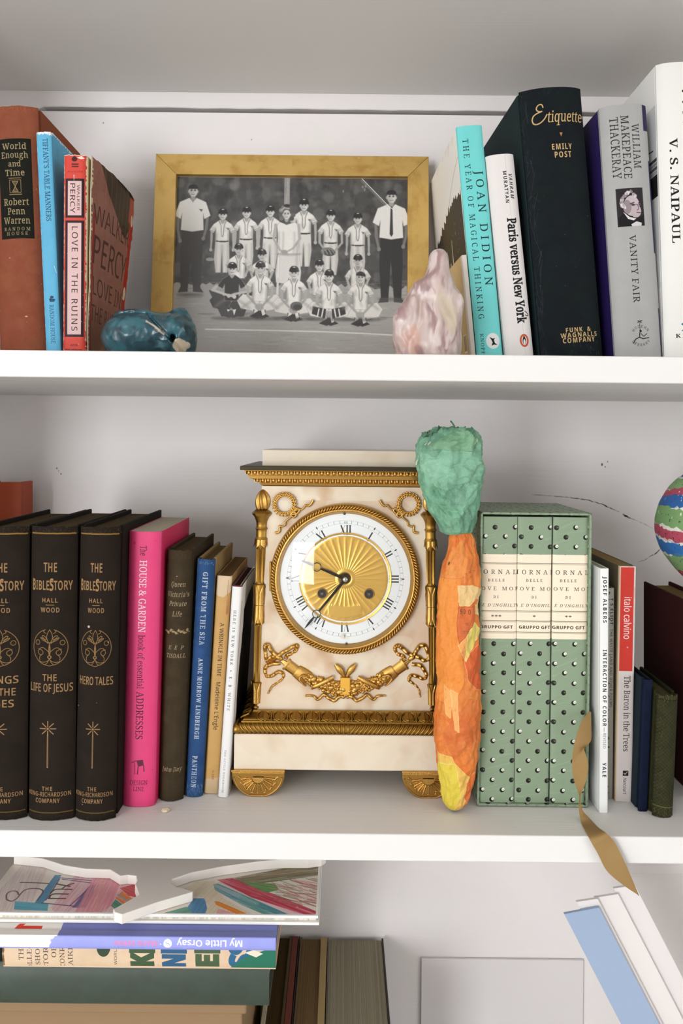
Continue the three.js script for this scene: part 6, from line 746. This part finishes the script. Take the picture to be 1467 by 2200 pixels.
// ---------------------------------------------------------------- the lower compartment
const Y_BOOK = EYE - 0.386;     // upper face of the picture book
{
  const z = -0.03, d = CZ - z, xl = (-42 - VX) / F * d, xr = P(683, 1979, z).x, w = xr - xl, dep = 0.2, t = 0.0076, b = thing('book', 'large thin picture book with a crayon drawn cover, on top of the lying stack', 'book', [xl, Y_BOOK - t, z]);
  const W = 725, H = 530, map = canvasTex(W, H, 2, (c) => {
    seed = 5; const m = (px, py) => { const p = Q(px, py, Y_BOOK); return [(p.x - xl) / w * W, (z - p.z) / dep * H]; };   // where a mark lies on the cover: right, and back from the near edge
    c.translate(0, H); c.scale(1, -1); bg(c, W, H, '#e7dfd3'); mottle(c, W, H, 120, [0xeae0d6, 0xe2d6c8], 10, 60, 0.15);
    const area = (pts, cols, n, dir, al = 0.5, lw = 3) => { const q = pts.map((p) => m(...p)); c.save(); c.beginPath(); q.forEach(([x, y], i) => (i ? c.lineTo(x, y) : c.moveTo(x, y))); c.closePath(); c.clip(); const xs = q.map((p) => p[0]), ys = q.map((p) => p[1]), [x0, x1, y0, y1] = [Math.min(...xs), Math.max(...xs), Math.min(...ys), Math.max(...ys)], A = m(...dir[0]), B = m(...dir[1]), L = Math.hypot(B[0] - A[0], B[1] - A[1]), ux = (B[0] - A[0]) / L, uy = (B[1] - A[1]) / L; c.fillStyle = rgb(cols[0], al * 0.8); c.fill(); for (let i = 0; i < n; i++) { const x = rr(x0, x1), y = rr(y0, y1), l = rr(20, 70); path(c, [[x - ux * l, y - uy * l], [x + ux * l + rr(-4, 4), y + uy * l + rr(-4, 4)]], rgb(cols[i % cols.length], al), rr(lw * 0.4, lw)); } c.restore(); };
    area([[-40, 1956], [55, 1850], [110, 1850], [60, 1960]], [0xd8c4c4, 0xcdb4b8], 120, [[0, 1950], [20, 1900]], 0.35);
    area([[110, 1950], [180, 1855], [330, 1856], [300, 1965], [120, 1965]], [0xdc9fae, 0xe4b0ba, 0xd48a9c], 260, [[200, 1950], [240, 1900]], 0.4);
    area([[32, 1936], [104, 1942], [102, 1957], [30, 1954]], [0x53a3b8, 0x74b6c6], 120, [[30, 1945], [100, 1950]], 0.6); area([[74, 1940], [118, 1880], [132, 1880], [92, 1942]], [0x4d92b0, 0x6b8cae], 100, [[80, 1940], [125, 1880]], 0.6);
    area([[155, 1950], [190, 1905], [205, 1900], [198, 1925], [184, 1950]], [0x7d6a96, 0x8d7ba4, 0x62507c], 200, [[160, 1950], [200, 1905]], 0.5); area([[190, 1946], [212, 1896], [226, 1900], [204, 1950]], [0xe2d3a0], 50, [[195, 1945], [215, 1900]], 0.5);
    for (const p of [[[98, 1934], [128, 1888]], [[150, 1946], [200, 1898]], [[90, 1940], [160, 1947]], [[130, 1886], [196, 1892]], [[134, 1889], [196, 1897]]]) curve(c, [m(...p[0]), m((p[0][0] + p[1][0]) / 2 + 2, (p[0][1] + p[1][1]) / 2), m(...p[1])], rgb(0x57496a, 0.8), 3);
    for (const l of [[[104, 1930], [126, 1931], [140, 1930]], [[106, 1929], [108, 1921], [126, 1920], [146, 1921]], [[109, 1919], [114, 1911], [132, 1910], [154, 1911]], [[122, 1899], [146, 1904], [150, 1904]], [[135, 1908], [146, 1900], [158, 1898]]]) curve(c, l.map((p) => m(...p)), rgb(0x54323a, 0.9), 4);
    for (const l of [[[14, 1932], [22, 1938], [36, 1932], [50, 1912], [70, 1908], [90, 1910], [94, 1918], [80, 1934]], [[14, 1930], [12, 1922], [22, 1914], [38, 1914], [40, 1922]], [[44, 1896], [70, 1896], [104, 1898]], [[82, 1886], [118, 1886]], [[88, 1876], [124, 1877]], [[80, 1876], [84, 1884]]]) curve(c, l.map((p) => m(...p)), rgb(0x6b4a52, 0.85), 3.4);
    area([[204, 1880], [240, 1884], [262, 1890], [240, 1945], [215, 1962], [160, 1962]], [0xd9848f, 0xe19aa4], 150, [[210, 1950], [240, 1890]], 0.45); area([[258, 1908], [300, 1896], [300, 1930], [276, 1924]], [0xb8303a, 0xcc4a50], 120, [[262, 1910], [298, 1925]], 0.7, 4); area([[248, 1930], [262, 1914], [292, 1936], [270, 1946]], [0xe07a3a], 50, [[250, 1925], [280, 1944]], 0.7, 4); area([[238, 1946], [248, 1932], [270, 1948], [255, 1958]], [0x47826e, 0x5a9880], 50, [[240, 1940], [260, 1955]], 0.7, 4); curve(c, [m(254, 1922), m(268, 1932), m(290, 1944)], rgb(0x8f9aa6, 0.9), 5);
    area([[350, 1962], [400, 1948], [424, 1966], [424, 1970]], [0x4f8f76, 0x6aa58a], 90, [[360, 1966], [410, 1950]], 0.6, 4); area([[402, 1950], [416, 1930], [440, 1930], [445, 1952], [438, 1970], [424, 1970]], [0x4a80a8, 0x5c90b6], 120, [[410, 1965], [430, 1932]], 0.6, 4); area([[388, 1915], [420, 1895], [460, 1892], [480, 1930], [560, 1973], [440, 1971], [446, 1945], [436, 1928], [416, 1925]], [0xd6c3a0, 0xddccab], 160, [[430, 1960], [480, 1910]], 0.45);
    area([[458, 1900], [468, 1898], [640, 1973], [590, 1974], [520, 1945], [462, 1912]], [0x46859a, 0x4b937e, 0x8fb0bc, 0x3f7f6a], 240, [[460, 1905], [620, 1972]], 0.55, 5); area([[466, 1896], [480, 1893], [690, 1970], [640, 1973]], [0xe0a6b4, 0xdcb4c0], 120, [[466, 1895], [660, 1972]], 0.5, 4);
    area([[466, 1890], [500, 1886], [690, 1962], [680, 1974], [540, 1928]], [0xc03048, 0xd04a5c, 0xb0283c], 260, [[466, 1890], [680, 1972]], 0.6, 5); area([[461, 1936], [470, 1937], [552, 1972], [530, 1973], [464, 1944]], [0xe07c20, 0xe88a2c], 80, [[462, 1938], [545, 1973]], 0.85, 5); area([[468, 1952], [500, 1960], [512, 1973], [462, 1972]], [0xe0a0a4], 70, [[470, 1955], [505, 1972]], 0.5);
    area([[500, 1886], [690, 1850], [692, 1880], [560, 1898], [530, 1900]], [0x6d5a3c, 0x7c6a48, 0x5d7a3c, 0x8a5a44], 220, [[500, 1893], [690, 1872]], 0.55, 3); area([[520, 1896], [590, 1898], [600, 1912], [572, 1918]], [0x5a8a46, 0x6c9a56], 90, [[520, 1898], [590, 1910]], 0.6, 3); for (let i = 0; i < 90; i++) { const a = m(rr(580, 680), rr(1886, 1938)), b = [a[0] + rr(20, 60), a[1] - rr(4, 26)]; path(c, [a, b], rgb([0xc05a5e, 0xd88a8c, 0x8a5244, 0x7a8a52][i % 4], 0.5), rr(1.5, 3.5)); }
    c.fillStyle = '#f0eee8'; c.fillRect(0, 0, W, 4); c.fillRect(W - 5, 0, 5, H);
  });
  const top = box(w, 0.0022, dep, w / 2, t - 0.0011, -dep / 2), uv = top.attributes.uv, p = top.attributes.position; for (let i = 0; i < p.count; i++) uv.setXY(i, p.getX(i) / w, -p.getZ(i) / dep); 
  part('front_cover', top, mat(0xffffff, 0.45, { map }), b, 'crayon drawing of lettering and coloured rays'); part('back_cover', rbox(w + 0.002, 0.0024, dep, 0.0006, w / 2, 0.0012, -dep / 2 + 0.0006), mat(0xf1f0ea, 0.5), b); part('page_block', box(w - 0.003, t - 0.005, dep - 0.003, w / 2, t / 2, -dep / 2 - 0.0005), pagesM(0xe9e6dc), b);
}
{ // white cut-out lying on the picture book: arms left and right, a stem that splits into two feet
  const Yt = Y_BOOK + 0.0082, pts = [[30, 1838], [92, 1845], [137, 1859.5], [184, 1867], [236, 1868.5], [258, 1882], [275, 1880], [292, 1882], [294, 1892], [290, 1900], [298, 1922], [243, 1953], [246, 1960], [262, 1965], [340, 1938], [399, 1921], [413, 1917], [415, 1914], [400, 1910], [380, 1905], [366, 1896], [370, 1889], [411, 1875], [477, 1862], [556, 1851], [600, 1847], [662, 1847], [690, 1843], [700, 1836], [600, 1826], [480, 1832], [400, 1820], [300, 1812], [180, 1822], [90, 1826]];
  const s = new THREE.Shape(); pts.map(([x, y]) => Q(x, y, Yt)).forEach((p, i) => (i ? s.lineTo(p.x, -p.z) : s.moveTo(p.x, -p.z)));
  const g = new THREE.ExtrudeGeometry(s, { depth: 0.0062, bevelEnabled: true, bevelSize: 0.0007, bevelThickness: 0.0009, bevelSegments: 3, bevelOffset: -0.0007 }); g.rotateX(-Math.PI / 2); g.translate(0, Y_BOOK + 0.0011, 0);
  solo('wooden_cutout', g, mat(0xe9e3da, 0.45, { bumpMap: rep(paperTex, 20, 20), bumpScale: 0.0002 }), 'cream painted wooden cut-out with branching arms lying on the picture book', 'ornament');
}
const Y_S1 = Y_BOOK - 0.0078;
function lying(o) { // a hardcover lying flat, spine to the front
  const { z, xl, xr, y1, th, dep } = o, w = xr - xl, s = mpp(z), b = thing('book', o.label, 'book', [xl, y1 - th, z]), t = 0.0025, bl = o.bulge;
  const map = canvasTex(w / s, th / s, o.k || 2.6, o.draw), cm = o.topDraw ? mat(0xffffff, 0.45, { map: canvasTex(w / s, 200, 1.6, o.topDraw) }) : mat(o.color, 0.5);
  part('spine', sheet(4, 14, (u, v) => { const a = 2 * v - 1; return [u * w, v * th, -bl * Math.pow(Math.abs(a), 2.6), u, v]; }, 0.0012), mat(0xffffff, 0.5, { map, bumpMap: rep(paperTex, 6, 1), bumpScale: 0.0001 }), b);
  const zz = -bl + 0.0005, top = grid(1, 16, (u, v) => { const q = v * dep, groove = 0.0013 * Math.exp(-(((q - 0.0085) / 0.002) ** 2)); return [u * w, th - groove, zz - q, u, 1 - q / 0.12]; }); top.scale(1, 1, 1);
  part('front_cover', sheet(1, 60, (u, v) => { const q = v < 0.6 ? v / 0.6 * 0.02 : 0.02 + (v - 0.6) / 0.4 * (dep - 0.02), groove = 0.0012 * Math.exp(-(((q - 0.009) / 0.0022) ** 2)); return [u * w, th - groove, zz - q, u, clamp(1 - q / 0.05, 0.01, 0.99)]; }, t), cm, b);
  part('back_cover', box(w, t, dep, w / 2, t / 2, zz - dep / 2), mat(o.color, 0.5), b); part('page_block', box(w - 0.006, th - 2 * t - 0.0026, dep - 0.008, w / 2, th / 2 - 0.0006, -dep / 2 - 0.004), pagesM(o.pages || 0xe7e0d0), b); return b;
}
lying({ label: 'blue and white picture book lying upside down beneath the crayon covered one', z: -0.014, xl: P(-60, 2020, -0.014).x, xr: P(592, 2030, -0.014).x, y1: Y_S1, th: 0.0104, dep: 0.2, bulge: 0.0015, color: 0x8087c8, draw(c, W, H) {
  bg(c, W, H, '#949be0'); mottle(c, W, H, 60, [0x9ba3e8, 0x8a92d8], 5, 30, 0.15); path(c, [[0, 0], [178, 0], [174, 6], [168, 8], [170, 14], [166, 20], [164, H], [0, H]], null, 0, '#eeecea');
  txt(c, 'My Little Orsay', W - 141, H / 2 - 1, 142, 13, { rot: Math.PI, col: '#f3f2fa', b: 0, st: 3 }); disc(c, W - 232, H / 2, 9, 9.5, '#f1f0f6'); curve(c, [[W - 236, H / 2 - 4], [W - 233, H / 2 + 2], [W - 231, H / 2 - 3], [W - 228, H / 2 + 3]], '#9aa0c8', 1.4); disc(c, W - 247, H / 2 + 1, 1.2, 1.2, '#fff'); txt(c, 'Marie Sellier', W - 301, H / 2, 96, 11, { rot: Math.PI, col: '#df7fa6', b: 1 });
}, topDraw(c, W, H) { bg(c, W, H, '#7077b4'); path(c, [[0, 0], [182, 0], [180, 60], [176, 110], [178, H], [0, H]], null, 0, '#e9e4de'); path(c, [[78, 36], [86, 54], [99, 54], [95, 46], [138, 46], [138, 36]], null, 0, '#cf3a26'); } });
lying({ label: 'worn beige jacketed book with big green and blue block letters in the lying stack', z: -0.031, xl: P(5, 2050, -0.031).x, xr: P(592, 2060, -0.031).x, y1: Y_S1 - 0.0106, th: 0.0278, dep: 0.15, bulge: 0.003, color: 0xd0b79a, draw(c, W, H) {
  bg(c, W, H, '#d9bf9f'); mottle(c, W, H, 160, [0xe0c8aa, 0xcfb292, 0xd6bb9c], 4, 26, 0.2); const k = { f: SER, col: '#3a2f28', rot: -Math.PI / 2 };
  ['THE', 'COLLECTED', 'SHORT', 'STORIES', 'OF', 'CONRAD', 'AIKEN'].forEach((s, i) => txt(c, s, 40 + i * 17.6, H / 2, s.length * 12.5, 10, k)); disc(c, 217, 24, 15, 22, '#1f3a24'); txt(c, 'WORLD', 243, H / 2 + 6, 46, 6, { ...k, col: '#4a3c30', f: SAN });
  const q = { b: 1, rot: -Math.PI / 2, f: SAN, st: 9 }; [['K', 300, '#34502f'], ['N', 368, '#1d567c'], ['E', 440, '#3f5736'], ['S', 512, '#1d5f86']].forEach(([s, x, col]) => { for (const [w, h, y] of [[44, 50, 18], [34, 46, 54]]) txt(c, s, x, y, w, h, { ...q, col }); }); path(c, [[486, H], [520, 44], [W, 20], [W, H]], null, 0, '#0f6b52'); path(c, [[520, 34], [545, 44], [560, 36], [540, 28]], null, 0, '#e6dcc4'); scuffs(c, 0, H - 8, W, H, 50, 'rgba(110,85,60,.4)', 4); wornEdge(c, 2, 0, H, 3, 'rgba(110,70,40,.7)', 30);
} });
lying({ label: 'plain dark green book at the very bottom of the lying stack', z: -0.036, xl: -0.29, xr: P(578, 2100, -0.036).x, y1: Y_S1 - 0.0106 - 0.028, th: 0.034, dep: 0.15, bulge: 0.004, color: 0x2c3a2e, draw(c, W, H) { bg(c, W, H, '#2f3d31'); mottle(c, W, H, 60, [0x35453a, 0x283429], 5, 30, 0.2); } });
{ const y = Y_S1 - 0.0106 - 0.028 - 0.0342, b = thing('wooden_crate', 'plain wooden crate under the lying stack, below the picture', 'crate', [-0.185, Y_LOW + 0.0002, -0.125]), h = y - Y_LOW - 0.0004, m = mat(0x8a6f4e, 0.7); part('lid', rbox(0.222, 0.012, 0.16, 0.002, 0, h - 0.006, 0), m, b); part('crate_body', rbox(0.214, h - 0.012, 0.15, 0.002, 0, (h - 0.012) / 2, 0), m, b); }
{ // upright books on the lowest shelf, only their tops in view
  const Yt = EYE - 0.547, d = 0.768, X = (px) => (px - VX) / F * d;
  const up = (label, x0, x1, lt, rt, lc, rc, pages, dz, hk = 0) => { const b = thing('book', label, 'book', [X(x0), Y_LOW + 0.0002, -0.08]), w = X(x1) - X(x0), h = Yt - Y_LOW + hk, dep = 0.165 - dz, l = lt * d / F, r = rt * d / F; part('back_cover', rbox(l, h, dep, Math.min(l * 0.3, 0.0006), l / 2, h / 2, -dep / 2), mat(lc, 0.7), b); part('front_cover', rbox(r, h, dep, Math.min(r * 0.3, 0.0006), w - r / 2, h / 2, -dep / 2), mat(rc, 0.7), b); part('page_block', box(w - l - r - 0.0004, h - 0.003, dep - 0.004, (w + l - r) / 2, h / 2 - 0.0005, -dep / 2 - 0.001), pagesM(pages), b); part('spine', box(w, h, 0.002, w / 2, h / 2, 0.001), mat(lc, 0.7), b); };
  up('upright book with a cream board, next to the lying stack', 588, 633, 9, 6, 0xb9ad94, 0x4a3a1c, 0x5a4a2c, 0); up('slim upright rust red book on the lowest shelf', 633.5, 651, 13, 3, 0x6e2f1c, 0x231a12, 0x3a2a1a, 0); up('upright book with brown page tops between rust and grey volumes', 652, 712, 4, 14, 0x5a4828, 0xa58c5c, 0x8a7150, 0.003, 0.001); up('thick upright book showing grey page tops and a thin dark cover', 714, 840, 2, 4, 0x6a6654, 0x2a211a, 0x9c9684, 0.002);
}
{ // fan of pale cards leaning at the lower right
  const card = (label, z, tl, tr, len, col) => {
    const A = P(...tl, z), B = P(...tr, z), a = 0.487, dx = B.x - A.x, dy = B.y - A.y, ww = dx * Math.cos(a) + dy * Math.sin(a), top = -dx * Math.sin(a) + dy * Math.cos(a), s = new THREE.Shape();
    s.moveTo(0, 0); s.lineTo(ww, top); s.lineTo(ww, -len); s.lineTo(0, -len);
    const e = new THREE.ExtrudeGeometry(s, { depth: 0.0022, bevelEnabled: true, bevelSize: 0.0004, bevelThickness: 0.0004, bevelSegments: 2, bevelOffset: -0.0004 }); e.translate(0, 0, -0.0026);
    const o = solo('card', e, mat(col, 0.6, { bumpMap: rep(paperTex, 30, 30), bumpScale: 0.0001 }), label, 'card'); o.position.copy(A); o.rotation.z = a;
  };
  card('pale blue card leaning at the lower right under the hanging ribbon', -0.1, [1212, 1964], [1287, 1950], 0.3, 0x97aac4);
  card('small white card peeping out behind the top of the pale blue card', -0.1036, [1238, 1938], [1284, 1931], 0.24, 0xe0dbd8);
  card('wide white card leaning directly beside the pale blue card', -0.1072, [1277, 1929], [1328, 1921], 0.31, 0xe2ddd9);
  card('narrow white card under the ribbon tip, last of the leaning cards', -0.1108, [1318, 1909], [1364, 1902], 0.32, 0xe0dbd9);
  const A = P(905, 2060, -0.247), B = P(1253.5, 2063, -0.247), h = (A.y + B.y) / 2 - Y_LOW; solo('display_card', rbox(B.x - A.x, h, 0.003, 0.0006, (A.x + B.x) / 2, Y_LOW + h / 2 + 0.0002, -0.248), mat(0xdfdad9, 0.7), 'pale grey card panel standing flat against the boards, low beside the blue card', 'card');
}

scene.updateMatrixWorld(true);
renderer.render(scene, camera);
